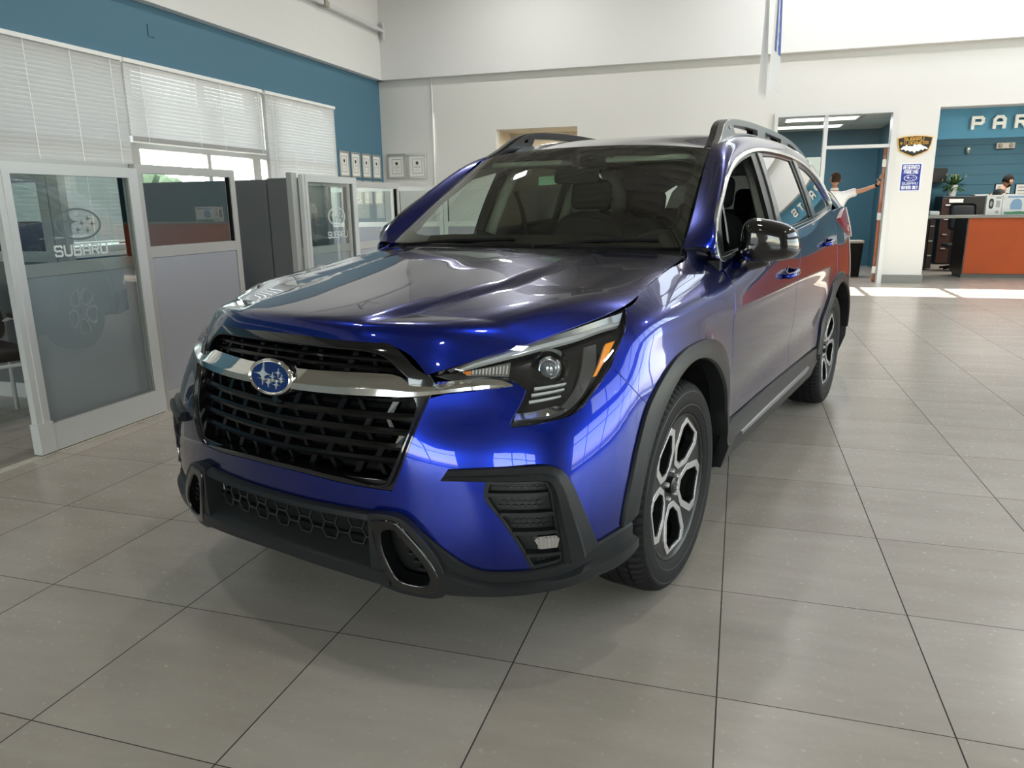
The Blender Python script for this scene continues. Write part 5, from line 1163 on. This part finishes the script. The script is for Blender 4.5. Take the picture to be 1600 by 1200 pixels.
# signs on the column
GOLD = mat('sign_gold', (.75, .42, .06), rough=.4); SBLK = mat('sign_black', (.018, .016, .014), rough=.4)
t = empty('badge_sign', (2.572, 13.6, 2.17)); tag(t, 'black and gold shield sign with white mountains high on the white column', 'sign')
MF = frameM((0, -.004, 0), (1, 0, 0), (0, 0, 1))
sh_ = [(-.255, .125), (-.15, .150), (0, .158), (.15, .150), (.255, .130), (.238, .02), (.205, -.075), (.10, -.125), (-.01, -.165), (-.11, -.125), (-.215, -.070), (-.240, .02)]
MB().prism(sh_, 0, .008, MF).build('sign_border', GOLD, t)
MB().prism([(x*.945, y*.925) for x, y in sh_], .008, .0105, MF).build('sign_field', SBLK, t)
text_mesh('lettering', 'SUBARU', .070, GOLD, MF @ Matrix.Translation((-.015, .105, .0105)), t, ext=.0015, sx=1.15, weight=.75)
text_mesh('lettering', 'WILDERNESS', .062, GOLD, MF @ Matrix.Translation((-.01, .046, .0105)), t, ext=.0015, sx=1.10, weight=.72)
mt = [(-.20, -.045), (-.165, -.005), (-.14, .0), (-.115, .022), (-.09, -.002), (-.06, .005), (-.03, -.01), (.0, .035), (.03, .010), (.05, .028), (.085, .022), (.12, .0), (.165, -.018), (.20, -.045), (.17, -.055), (.15, -.04), (.125, -.07), (.10, -.055), (.06, -.085), (.035, -.07), (.02, -.10), (-.005, -.10), (-.02, -.075), (-.06, -.085), (-.09, -.06), (-.12, -.075), (-.15, -.045), (-.175, -.055)]
MB().prism(mt, .0105, .012, MF).build('mountains', mat('sign_snow', (.82, .82, .82), rough=.4), t)
t = empty('parking_sign', (2.565, 13.6, 1.692)); tag(t, 'blue and white reserved parking sign below the shield on the white column', 'sign')
BLU = mat('sign_navy', (.015, .03, .26), rough=.35); SW = mat('sign_plate_white', (.72, .75, .82), rough=.35)
MB().rbox(-.158, .158, -.004, 0, -.222, .222, .003).build('sign_plate', SW, t); MB().box(-.138, .138, -.0055, -.004, -.202, .202).build('sign_field', BLU, t)
MP = frameM((0, -.0055, 0), (1, 0, 0), (0, 0, 1))
for s_, z, sz, sxx in (('RESERVED', .155, .085, .58), ('PARKING', .083, .080, .62), ('SUBARU', -.095, .050, 1.30), ('DRIVERS ONLY', -.160, .075, .44)):
    text_mesh('lettering', s_, sz, SW, MP @ Matrix.Translation((0, z, 0)), t, ext=.001, sx=sxx, weight=.85)
mb = MB(); emblem_shapes(mb, .095, .050, MP @ Matrix.Translation((0, -.012, 0)), 0, .0015, .1); mb.build('sign_emblem', SW, t)
# certificates
def cert(name, M, w, h_, label, group=None, mw=.03):
    t = empty(name); t.matrix_world = M; tag(t, label, 'framed certificate', group)
    mb = MB()
    for a, b, c_, d in ((-w/2, w/2, h_/2-mw, h_/2), (-w/2, w/2, -h_/2, -h_/2+mw), (-w/2, -w/2+mw, -h_/2+mw, h_/2-mw), (w/2-mw, w/2, -h_/2+mw, h_/2-mw)): mb.rbox(a, b, c_, d, 0, .022, .004)
    mb.build('frame', mat('frame_silver', (.42, .42, .40), rough=.3, metal=.6), t)
    MB().box(-w/2+mw, w/2-mw, -h_/2+mw, h_/2-mw, 0, .008).build('mount', mat('mount_white', (.74, .73, .70), rough=.7), t)
    i0 = .055 if w > .3 else .045; mb = MB(); a, b = w/2-mw-i0, h_/2-mw-i0
    for q in ((-a, a, b-.007, b), (-a, a, -b, -b+.007), (-a, -a+.006, -b, b), (a-.006, a, -b, b)): mb.box(*q, .008, .0095)
    mb.build('border_line', mat('ink_grey', (.12, .12, .12), rough=.7), t)
    MB().prism([(x, y+b*.42) for x, y in ellipse(.030, .032, 24)], .008, .0098, None).build('seal', mat('seal_dark', (.05, .045, .04), rough=.5), t)
    mb = MB()
    for k, (ww, zz) in enumerate(((.62, .0), (.72, -.16), (.5, -.55))): mb.box(-a*ww, a*ww, b*zz-.004, b*zz+.004, .008, .0092)
    mb.build('print_lines', mat('ink_light', (.38, .38, .38), rough=.7), t); return t
nx_ = ['leftmost', 'second', 'third', 'fourth']
for i, y in enumerate((12.08, 12.49, 12.90, 13.31)):
    cert('certificate_frame', frameM((XL, y, 2.09), (0, 1, 0), (0, 0, 1)), .34, .44, 'framed certificate in the upper row on the blue wall, '+('nearest the bright blind', 'second from the bright blind', 'third from the bright blind', 'nearest the corner')[i])
for i, y in enumerate((12.08, 12.49, 12.90, 13.31)):
    cert('certificate_frame', frameM((XL, y, 1.61), (0, 1, 0), (0, 0, 1)), .34, .44, 'framed certificate in the lower row on the blue wall, '+('nearest the bright blind', 'second from the bright blind', 'third from the bright blind', 'nearest the corner')[i])
cert('certificate_frame', frameM((-6.435, YB, 2.10), (1, 0, 0), (0, 0, 1)), .40, .47, 'silver framed certificate on the white back wall beside the corner', mw=.045)
cert('certificate_frame', frameM((-6.005, YB, 2.10), (1, 0, 0), (0, 0, 1)), .40, .47, 'silver framed certificate on the white back wall next to the conduit', mw=.045)
# hanging banner
t = empty('hanging_banner', (.13, 8.0, 2.32)); tag(t, 'white double banner with a blue panel hanging edge on from the ceiling', 'banner')
def sheet(name, m, pts, z0, z1, wob, par):
    mb = MB(); n = 30; V = []
    for i in range(n+1):
        z = z0+(z1-z0)*i/n
        for x, y in pts: V.append((x+wob*math.sin(z*3.1+y*4)*.5, y, z))
    k = len(pts); F = [(i*k+j, i*k+j+1, (i+1)*k+j+1, (i+1)*k+j) for i in range(n) for j in range(k-1)]; mb.add(V, F); return mb.build(name, m, par, smooth=True)
BW = slat_mat('banner_cloth', .45)
sheet('banner_sheet', BW, [(-.035, -.30), (-.015, -.1), (.008, .1), (.032, .30)], 0.0, 3.3, .02, t)
sheet('banner_sheet', BW, [(.05, -.28), (.085, -.1), (.12, .1), (.15, .28)], .06, 3.3, .02, t)
sheet('blue_panel', mat('banner_blue', (.02, .06, .30), rough=.6), [(.082, -.15), (.10, 0), (.125, .12), (.145, .22)], .40, 2.2, .02, t)
MB().tube([(.05, -.34, 3.3), (.05, .34, 3.3)], .015, 8).tube([(.05, 0, 3.3), (.05, 0, 3.88)], .004, 6).build('hanging_rod', ALUW, t)
# ---------------------------------------------------------------- office partitions on the left
def partition(name, label, P0, P1, H_=1.63, rail=1.0, low=FABRIC, fr=ALU, glass=True, gm=None, post0=.055, post1=.055, group=None, kick=.10, th=.05, top=.06, gz=None):
    """framed panel from P0 to P1: kick plate, fabric below, pane above"""
    P0, P1 = Vector((*P0, 0)), Vector((*P1, 0)); d = P1-P0; L_ = d.length; ang = math.atan2(d.y, d.x)
    t = empty(name, P0, ang); tag(t, label, 'partition', group)
    mb = MB().box(0, post0, -th/2, th/2, 0, H_).box(L_-post1, L_, -th/2, th/2, 0, H_).box(post0, L_-post1, -th/2, th/2, H_-top, H_)
    if glass: mb.box(post0, L_-post1, -th/2, th/2, rail-.035, rail+.035)
    mb.box(post0, L_-post1, -th/2, th/2, 0, kick); mb.build('frame', fr, t)
    MB().rbox(post0, L_-post1, -th*.36, th*.36, kick, (rail-.035) if glass else H_-top, .004).build('fabric_panel', low, t)
    if glass:
        MB().add([(post0, 0, rail+.035), (L_-post1, 0, rail+.035), (L_-post1, 0, H_-top), (post0, 0, H_-top)], [(0, 1, 2, 3)]).build('pane', gm or PANE, t)
        mb = MB()
        for a, b in ((post0, post0+.006), (L_-post1-.006, L_-post1)): mb.box(a, b, -th*.3, th*.3, rail+.035, H_-top)
        mb.build('gasket', MATTEB, t)
    return t
XP = -3.74
partition('glazed_partition', 'grey framed glass and fabric partition panel behind the nearest glass door', (XP-.04, 3.07), (XP-.04, 3.975), 1.63, 1.02)
partition('glazed_partition', 'grey framed glass and fabric partition panel between the two glass doors', (XP, 3.982), (XP, 4.975), 1.63, 1.07, top=.055, kick=.13)
# header running on towards the viewer over the doorway
tag(MB().box(XP-.065, XP-.015, .2, 2.995, 1.565, 1.635).build('door_header', ALU), 'grey header bar running over the open office doorway at left', 'header bar')
SUBW = mat('frosted_white', (.62, .66, .65), rough=.6); SUBG = mat('frosted_grey', (.13, .17, .17), rough=.6)
def sliding(name, label, x, y0, y1, H_, logo, low=.17):
    t = empty(name, (x, y0, 0)); tag(t, label, 'door'); L_ = y1-y0; mb = MB()
    mb.box(-.02, .02, 0, .085, .012, H_).box(-.02, .02, L_-.075, L_, .012, H_).box(-.02, .02, .085, L_-.075, .012, low).box(-.02, .02, .085, L_-.075, H_-.06, H_).box(.02, .027, .035, .05, low-.05, H_).box(-.03, .03, -.006, .09, .015, .19)
    mb.build('door_frame', ALUW, t)
    MB().add([(0, .085, low), (0, L_-.075, low), (0, L_-.075, H_-.06), (0, .085, H_-.06)], [(0, 1, 2, 3)]).build('pane', PANE, t)
    mb = MB()
    for a in (.085, L_-.081): mb.box(-.012, .012, a, a+.006, low, H_-.06)
    mb.box(-.012, .012, .085, L_-.075, low, low+.006); mb.build('gasket', mat('gasket_grey', (.25, .26, .26), rough=.6), t)
    if logo:
        cy, cz, w, zt = logo; M = frameM((.004, cy-y0, cz), (0, 1, 0), (0, 0, 1)); mb = MB(); emblem_shapes(mb, w, w*.56, M, 0, .001, .09); mb.build('door_emblem', SUBG if y0 < 4 else SUBW, t)
        text_mesh('door_lettering', 'SUBARU', w*.52, SUBW, frameM((.004, cy-y0, zt), (0, 1, 0), (0, 0, 1)), t, ext=.0008, sx=1.25, weight=1.0)
    return t
sliding('sliding_door', 'nearest glass sliding door with an oval star emblem in a pale frame', -3.695, 2.99, 3.957, 1.60, (3.472, 1.269, .163, 1.122))
sliding('sliding_door', 'farther glass sliding door with emblem standing open behind the car bonnet', -3.66, 5.79, 6.75, 1.625, (6.36, 1.262, .155, 1.095))
tag(MB().box(-3.74, -3.69, 5.70, 5.78, 0, 1.64).build('door_post', ALU), 'grey post at the left edge of the farther glass door', 'post')
partition('glazed_partition', 'grey framed partition panel behind the farther glass door', (-3.75, 5.79), (-3.75, 6.76), 1.60, .96)
partition('glazed_partition', 'grey framed partition beyond the farther glass door, left of the car windscreen', (-3.75, 6.78), (-3.75, 7.9), 1.60, .96)
tag(MB().box(-3.72, -3.675, -3.0, 3.975, 0.0, .006).build('floor_track', mat('track_cream', (.62, .60, .52), rough=.4)), 'cream metal floor track of the nearest sliding door', 'floor track')
# dark cross partitions
tag(MB().rbox(-6.02, -4.475, 6.47, 6.53, 0, 1.62, .006).build('fabric_screen', FABRICD), 'wide dark grey fabric screen under the bright blinds', 'screen')
tag(MB().rbox(-4.465, -3.80, 6.47, 6.53, 0, 1.63, .006).build('fabric_screen', FABRICD), 'narrow dark grey fabric screen left of the farther glass door', 'screen')
t = empty('glazed_screen', (-6.60, 4.06, 1.0)); tag(t, 'grey framed glass screen standing inside the nearest office', 'screen')
MB().box(2.00, 2.085, -.03, .03, -1.0, .60).box(2.095, 2.19, -.03, .03, -1.0, .60).box(0, 2.0, -.028, .028, .54, .598).box(0, 2.0, -.028, .028, .0, .07).box(.95, 1.02, -.026, .026, .07, .54).build('frame', ALU, t)
MB().rbox(0, 1.995, -.02, .02, -.89, -.003, .004).build('fabric_panel', FABRICD, t); MB().box(0, 1.998, -.032, .028, -1.0, -.89).build('kick_plate', ALUW, t)
MB().add([(0, 0, .07), (2.0, 0, .07), (2.0, 0, .54), (0, 0, .54)], [(0, 1, 2, 3)]).build('pane', PANE, t)
# far glazed partitions across
LAV = mat('lavender_fabric', (.30, .29, .35), rough=.9)
for i, (x0, x1, lb) in enumerate(((-6.70, -5.66, 'pale framed glass partition below the certificates at the corner'), (-5.65, -4.93, 'pale framed glass partition in front of the lower certificates'), (-4.92, -4.16, 'pale framed glass partition just left of the windscreen edge'), (-4.15, -3.40, 'pale framed glass partition seen through the car windscreen'))):
    partition('glazed_partition', lb, (x0, 10.3), (x1, 10.3), 1.63, 1.09, low=LAV, gm=PANEC, fr=ALUW, post0=.06, post1=.06)
partition('glazed_partition', 'white framed glazed panel near the back wall, seen through the car', (-3.3, 12.2), (-2.75, 12.2), 1.63, 1.05, fr=ALUW)
tag(MB().rbox(-2.72, -2.62, 12.14, 12.26, 0, 2.2, .004).build('wall_post', mat('cream_wall')), 'cream upright post beside the glazed panel seen through the car', 'post')
# wall sockets seen through the car
for i in range(4):
    tag(MB().rbox(-4.0+i*.24+.02*(i > 1), -3.87+i*.24+.02*(i > 1), 13.585, 13.6, 1.10, 1.24, .004).build('wall_socket', mat('socket_white', (.78, .78, .74), rough=.4)), 'white double socket on the back wall seen through the windscreen', 'socket', 'row of wall sockets')
# chairs
def guest_chair(loc, rz, label, frame_m):
    t = empty('guest_chair', loc, rz); tag(t, label, 'chair')
    UP = mat('chair_brown', (.022, .016, .014), rough=.75)
    MB().rbox(-.25, .25, -.24, .24, .42, .50, .03, None, 3).build('seat', UP, t, smooth=True, sharp=50)
    Mb = Matrix.Translation((0, .24, .50)) @ Matrix.Rotation(math.radians(-10), 4, 'X')
    pp = smooth_line([(-.24, .02), (.24, .02), (.26, .22), (.22, .36), (0, .41), (-.22, .36), (-.26, .22)], .05)
    b = MB(); b.prism([tuple(q) for q in pp], -.025, .025, Mb @ Matrix.Rotation(HALF, 4, 'X')); b.build('backrest', UP, t)
    for s in (-.27, .27):
        MB().tube([(s, -.25, 0), (s, -.25, .60), (s, -.18, .66), (s, .10, .66), (s, .26, .62), (s, .28, 0)], .014, 10).build('leg', frame_m, t, smooth=True)
        MB().rbox(s-.025, s+.025, -.20, .12, .66, .69, .01).build('armrest', UP, t)
    MB().tube([(-.27, .26, .45), (.27, .26, .45)], .012, 8).tube([(-.27, -.25, .40), (.27, -.25, .40)], .012, 8).build('cross_bar', frame_m, t)
    return t
guest_chair((-4.62, 3.42, 0), math.radians(70), 'dark upholstered chair with pale metal legs inside the nearest office', ALUW)
guest_chair((-4.75, 5.55, 0), math.radians(25), 'dark brown round backed chair behind the gap between the partitions', MATTEB)
# desk with things in the nearest office
t = empty('office_desk', (-6.12, 5.4, 0)); tag(t, 'grey office desk under the blind in the nearest office', 'desk')
MB().rbox(-.55, .30, -.9, .9, .72, .75, .006).build('desk_top', mat('desk_grey', (.35, .35, .34), rough=.5), t); MB().box(-.5, -.45, -.85, .85, 0, .72).box(.20, .25, -.85, -.4, 0, .72).box(.20, .25, .4, .85, 0, .72).build('desk_legs', FABRICD, t)
t = empty('desk_telephone', (-6.1, 5.3, .752)); tag(t, 'black desk telephone seen through the emblem glass', 'telephone')
MB().rbox(-.10, .10, -.09, .09, 0, .06, .015).build('phone_base', BLK, t); MB().rbox(-.03, .03, -.10, .10, .06, .10, .015).build('handset', BLK, t)
t = empty('office_chair', (-5.25, 4.42, 0)); tag(t, 'black high backed office chair seen through the nearest glass door', 'chair')
MB().rbox(-.05, .05, -.20, .20, .60, 1.27, .06, None, 4).build('backrest', mat('chair_black'), t, smooth=True, sharp=40); MB().rbox(-.45, .05, -.24, .24, .44, .52, .03).build('seat', mat('chair_black'), t)
MB().tube([(-.2, 0, .44), (-.2, 0, .08)], .03, 12).build('gas_column', PULL, t); mb = MB()
for i in range(5): a = 2*math.pi*i/5; mb.tube([(-.2, 0, .1), (-.2+.28*math.cos(a), .28*math.sin(a), .05)], .02, 8)
mb.build('base', MATTEB, t)
# trees outside the window wall
for i, (y, h_, r_) in enumerate(((9, 3.2, 2.6), (13, 3.0, 2.8), (17.5, 3.6, 3.0), (22, 3.3, 3.2), (27, 4.4, 3.4))):
    t = empty('tree', (-24-1.5*(i % 2), y*1.75-6, -.04)); tag(t, 'green bushy tree outdoors beyond the half raised blind', 'tree', 'trees outside the window')
    MB().tube([(0, 0, 0), (0, 0, h_*.6)], [.16, .10], 10).build('trunk', mat('bark', (.09, .065, .045), rough=.9), t)
    mb = MB(); rr = random.Random(i)
    for k in range(26):
        p_ = Vector((rr.uniform(-.7, .7)*r_*.8, rr.uniform(-.8, .8)*r_*.8, h_*.55+rr.uniform(-.5,.35)*h_*.35)); s_ = rr.uniform(.45, .8)
        bm = bmesh.new(); bmesh.ops.create_icosphere(bm, subdivisions=2, radius=s_)
        for v in bm.verts: v.co *= rr.uniform(.82, 1.18); v.co += p_
        bm.verts.index_update(); mb.add([v.co for v in bm.verts], [[v.index for v in f.verts] for f in bm.faces]); bm.free()
    mb.build('crown', mat('tree_green', (.06, .085, .045), rough=.8, noise=(3, .5)), t)
# ---------------------------------------------------------------- the two men
def skin_mesh(chains, sub=2):
    """chains: lists of (point, rx, ry); equal points are shared. Returns an evaluated mesh."""
    vs = []; rad = []; es = []; key = {}
    for ch in chains:
        prev = None
        for p, r in ch:
            k = tuple(round(c_, 4) for c_ in p)
            if k not in key: key[k] = len(vs); vs.append(p); rad.append(r)
            i = key[k]
            if prev is not None and (prev, i) not in es and prev != i: es.append((prev, i))
            prev = i
    me = bpy.data.meshes.new('sk'); me.from_pydata(vs, es, []); ob = bpy.data.objects.new('sk', me); COL.objects.link(ob)
    md = ob.modifiers.new('skin', 'SKIN'); md.use_smooth_shade = True; md.branch_smoothing = .6
    for i, r in enumerate(rad):
        sv = me.skin_vertices[0].data[i]; sv.radius = (r, r) if not hasattr(r, '__len__') else r; sv.use_root = (i == 0)
    sb = ob.modifiers.new('sub', 'SUBSURF'); sb.levels = sub; sb.render_levels = sub
    dg = bpy.context.evaluated_depsgraph_get(); out = bpy.data.meshes.new_from_object(ob.evaluated_get(dg))
    bpy.data.objects.remove(ob); bpy.data.meshes.remove(me); return out
def me_to(mb, me, M=None):
    mb.add([(M @ v.co) if M is not None else v.co for v in me.vertices], [tuple(p.vertices) for p in me.polygons])
def head_shape(mb, M, hair=None):
    """M: head frame, x to the person's left, y forward, z up, origin at the middle of the head"""
    bm = bmesh.new(); bmesh.ops.create_icosphere(bm, subdivisions=4, radius=1)
    for v in bm.verts:
        x, y, z = v.co; X, Y, Z = x*.076, y*.097, z*.118
        if z < 0: X *= 1-.30*(-z)**1.6; Y = Y*(1-.16*(-z)) + (.006 if y > 0 else .022)*(-z)
        if y < -.1: Z += .004; Y *= 1.02
        g = lambda cx, cz, s_: math.exp(-(((x-cx)/s_)**2+((z-cz)/s_)**2))
        if y > .3:
            Y += .024*math.exp(-(x/.13)**2)*math.exp(-((z+.16)/.17)**2) - .013*(g(.40, .06, .17)+g(-.40, .06, .17)) + .006*math.exp(-((z-.24)/.10)**2)*math.exp(-(x/.6)**2) + .007*math.exp(-(x/.28)**2)*math.exp(-((z+.50)/.07)**2)-.005*math.exp(-(x/.25)**2)*math.exp(-((z+.56)/.03)**2)+.009*math.exp(-(x/.3)**2)*math.exp(-((z+.86)/.14)**2)
        v.co = (X, Y, Z)
    bm.verts.index_update(); mb.add([M @ v.co for v in bm.verts], [[v.index for v in f.verts] for f in bm.faces]); bm.free()
    for s in (-1, 1):
        bm = bmesh.new(); bmesh.ops.create_icosphere(bm, subdivisions=2, radius=1)
        for v in bm.verts: v.co = (s*.078+v.co.x*.009+s*abs(v.co.y)*.004, -.008+v.co.y*.018, -.006+v.co.z*.032)
        bm.verts.index_update(); mb.add([M @ v.co for v in bm.verts], [[v.index for v in f.verts] for f in bm.faces]); bm.free()
def shell(mb, M, keep, grow=1.05):
    """hair or beard: the part of the head form for which keep(x, y, z) holds, pushed out"""
    bm = bmesh.new(); bmesh.ops.create_icosphere(bm, subdivisions=4, radius=1)
    bmesh.ops.delete(bm, geom=[f for f in bm.faces if not keep(*f.calc_center_median())], context='FACES')
    for v in bm.verts:
        x, y, z = v.co; X, Y, Z = x*.079, y*.100, z*.123
        if z < 0: X *= 1-.28*(-z)**1.6; Y = Y*(1-.16*(-z)) + (.006 if y > 0 else .022)*(-z)
        v.co = (X*grow, Y*grow, Z*grow)
    bm.verts.index_update(); mb.add([M @ v.co for v in bm.verts], [[v.index for v in f.verts] for f in bm.faces]); bm.free()
SKIN = mat('skin', (.52, .27, .17), rough=.55); HAIR = mat('hair_dark', (.012, .008, .006), rough=.8, spec=.15, bump=(160, .5, .003)); HAIRB = mat('hair_brown', (.045, .025, .015), rough=.75, spec=.2, bump=(160, .5, .003))
def V3(*a): return Vector(a)
def hand(mb, wrist, palm, tips, palm_r=(.018, .036)):
    """wrist -> palm centre -> four fingers and a thumb given as bent chains"""
    me = skin_mesh([[(wrist, (.022, .026)), (wrist.lerp(palm, .6), (.020, .032)), (palm, palm_r)]], 2); me_to(mb, me)
    for ch, r in tips: me_to(mb, skin_mesh([[(p, r*(1-.12*i)) for i, p in enumerate(ch)]], 1))
def man_door():
    t = empty('person', (1.50, 14.02, 0)); tag(t, 'man in a white polo shirt seen from behind, one arm stretched to the door jamb', 'person')
    o = V3(0, 0, 0); mb = MB()
    hip, waist, chest, neck = V3(0, 0, .95), V3(0, .0, 1.10), V3(.0, .02, 1.36), V3(.0, .01, 1.52)
    sR, eR, wR = V3(.20, .0, 1.46), V3(.42, -.06, 1.50), V3(.625, -.20, 1.585)
    sL, eL, wL = V3(-.19, .02, 1.44), V3(-.25, .03, 1.16), V3(-.22, .14, .95)
    legs = []
    for s in (-1, 1):
        legs.append([(hip, (.15, .11)), (V3(s*.095, 0, .88), .092), (V3(s*.11, .02, .50), .060), (V3(s*.12, -.01, .28), .054), (V3(s*.125, -.02, .09), .040), (V3(s*.13, .08, .04), .038), (V3(s*.135, .16, .03), .026)])
    me_to(mb, skin_mesh(legs+[[(hip, (.15, .11)), (waist, (.145, .10)), (chest, (.155, .105)), (V3(0, .01, 1.46), (.10, .075)), (neck, .058), (V3(0, .01, 1.60), .056)],
        [(chest, (.155, .105)), (sR, .055), (eR, .041), (wR, (.026, .030))], [(chest, (.155, .105)), (sL, .055), (eL, .041), (wL, (.026, .030))]]))
    Mh = Matrix.Translation((.005, .02, 1.695)) @ Matrix.Rotation(math.radians(14), 4, 'Z'); head_shape(mb, Mh)
    pR = V3(.655, -.255, 1.645)
    fr = []
    for i, (dx, up) in enumerate(((-.018, .0), (-.004, .012), (.010, .010), (.024, -.002))):
        b0 = pR+V3(dx*.8, .0, .035); fr.append(([b0, b0+V3(dx*.3+.008, -.010, .030), b0+V3(dx*.5+.014, -.012, .055+up), b0+V3(dx*.6+.016, -.006, .074+up)], .0088))
    fr.append(([pR+V3(-.022, .0, .0), pR+V3(-.045, -.004, .016), pR+V3(-.056, -.008, .040)], .0098))
    hand(mb, wR, pR, fr, (.020, .036))
    pL = V3(-.21, .17, .88); hand(mb, wL, pL, [([pL+V3(-.02+.014*i, .01, -.03), pL+V3(-.02+.014*i, .025, -.06), pL+V3(-.018+.013*i, .030, -.088)], .0088) for i in range(4)]+[([pL+V3(.02, .01, .0), pL+V3(.035, .03, -.02), pL+V3(.036, .045, -.04)], .0095)])
    b = mb.build('body', SKIN, t, smooth=True)
    h = MB(); shell(h, Mh, lambda x, y, z: (z > .42 and y < .75) or (y < .12 and z > -.42 and not (abs(x) > .8 and y > -.25)), 1.04); h.build('hair', HAIRB, t, smooth=True)
    s = MB(); me_to(s, skin_mesh([[(V3(0, 0, .93), (.168, .128)), (waist, (.168, .122)), (chest, (.180, .128)), (V3(0, .012, 1.455), (.150, .100)), (V3(0, .012, 1.515), (.082, .078))], [(chest, (.180, .128)), (V3(.19, .0, 1.45), (.078, .080)), (V3(.275, -.015, 1.47), (.076, .078)), (V3(.36, -.035, 1.485), (.078, .080))], [(chest, (.180, .128)), (V3(-.18, .02, 1.43), (.078, .08)), (V3(-.225, .02, 1.33), .074), (V3(-.24, .02, 1.22), .078)]]))
    s.build('polo_shirt', mat('white_cotton', (.80, .80, .80), rough=.85, bump=(30, .25, .01)), t, smooth=True)
    MB().tube([(.055*math.cos(a), .012+.055*math.sin(a), 1.535) for a in [2*math.pi*i/20 for i in range(21)]], .014, 8).build('collar', mat('white_cotton'), t, smooth=True)
    MB().tube([wR+V3(-.012, .010, -.014)+V3(0, 0, 0), wR+V3(.004, -.006, .008)], [.034, .034], 16).build('wristband', MATTEB, t)
    l = MB(); me_to(l, skin_mesh([[(V3(0, 0, .99), (.165, .122)), (V3(0, 0, .92), (.168, .125)), (V3(s_*.098, 0, .84), .108), (V3(s_*.11, .02, .50), .080), (V3(s_*.122, -.01, .10), .070)] for s_ in (-1, 1)])); l.build('trousers', mat('dark_trousers', (.03, .032, .04), rough=.85), t, smooth=True)
    f = MB()
    for s_ in (-1, 1): f.rbox(s_*.13-.048, s_*.13+.048, -.085, .195, 0, .085, .035, None, 3)
    f.build('shoes', BLK, t, smooth=True)
man_door()
def man_counter():
    t = empty('person', (4.56, 16.40, 0.0)); tag(t, 'bearded man in a black shirt looking down behind the service counter', 'person')
    R_ = Matrix.Rotation(math.radians(-68), 4, 'Z')   # he faces to the right
    mb = MB(); hip, waist, chest = V3(0, 0, .93), V3(0, .01, 1.08), V3(0, .07, 1.32)
    legs = [[(hip, (.15, .11)), (V3(s*.095, 0, .86), .092), (V3(s*.11, .02, .50), .060), (V3(s*.12, -.01, .28), .054), (V3(s*.125, -.02, .09), .040), (V3(s*.13, .12, .03), .03)] for s in (-1, 1)]
    arms = []
    for s in (-1, 1): arms.append([(chest, (.155, .105)), (V3(s*.19, .09, 1.42), .056), (V3(s*.24, .16, 1.18), .042), (V3(s*.14, .38, 1.10), (.027, .030))])
    me_to(mb, skin_mesh(legs+[[(hip, (.15, .11)), (waist, (.145, .10)), (chest, (.155, .105)), (V3(0, .10, 1.43), (.10, .075)), (V3(0, .14, 1.50), .058), (V3(0, .17, 1.57), .056)]]+arms), R_)
    Mh = R_ @ Matrix.Translation((0, .225, 1.655)) @ Matrix.Rotation(math.radians(-24), 4, 'X'); head_shape(mb, Mh)
    for s in (-1, 1):
        w = R_ @ V3(s*.14, .38, 1.10); p_ = R_ @ V3(s*.12, .45, 1.085)
        hand(mb, w, p_, [([p_+R_ @ V3(-.027+.018*i, .03, 0), p_+R_ @ V3(-.028+.019*i, .060, -.004), p_+R_ @ V3(-.028+.018*i, .085, -.016)], .0088) for i in range(4)]+[([p_+R_ @ V3(-s*.03, -.01, 0), p_+R_ @ V3(-s*.05, .02, -.005), p_+R_ @ V3(-s*.055, .045, -.012)], .0095)])
    mb.build('body', SKIN, t, smooth=True)
    h = MB(); shell(h, Mh, lambda x, y, z: (z > .42 and y < .80) or (y < .05 and z > -.35), 1.03); h.build('hair', HAIR, t, smooth=True)
    h = MB(); shell(h, Mh, lambda x, y, z: z < -.38 and y > .05 and not (abs(x) < .25 and -.60 < z < -.40 and y > .6), 1.04); h.build('beard', HAIR, t, smooth=True)
    s = MB(); me_to(s, skin_mesh([[(V3(0, 0, .92), (.168, .128)), (waist, (.168, .122)), (chest, (.182, .132)), (V3(0, .09, 1.455), (.140, .105)), (V3(0, .125, 1.515), (.080, .078))]]+[[(chest, (.182, .132)), (V3(q*.185, .09, 1.41), .080), (V3(q*.215, .12, 1.30), .076), (V3(q*.235, .15, 1.20), .070)] for q in (-1, 1)]), R_)
    s.build('black_shirt', mat('black_cotton', (.012, .012, .013), rough=.85), t, smooth=True)
    l = MB(); me_to(l, skin_mesh([[(V3(0, 0, .97), (.165, .122)), (V3(0, 0, .90), (.168, .125)), (V3(s_*.098, 0, .84), .108), (V3(s_*.11, .02, .50), .080), (V3(s_*.122, -.01, .10), .070)] for s_ in (-1, 1)]), R_); l.build('trousers', mat('dark_trousers'), t, smooth=True)
    f = MB()
    for s_ in (-1, 1): f.rbox(s_*.13-.048, s_*.13+.048, -.085, .195, 0, .085, .035, R_, 3)
    f.build('shoes', BLK, t, smooth=True)
man_counter()
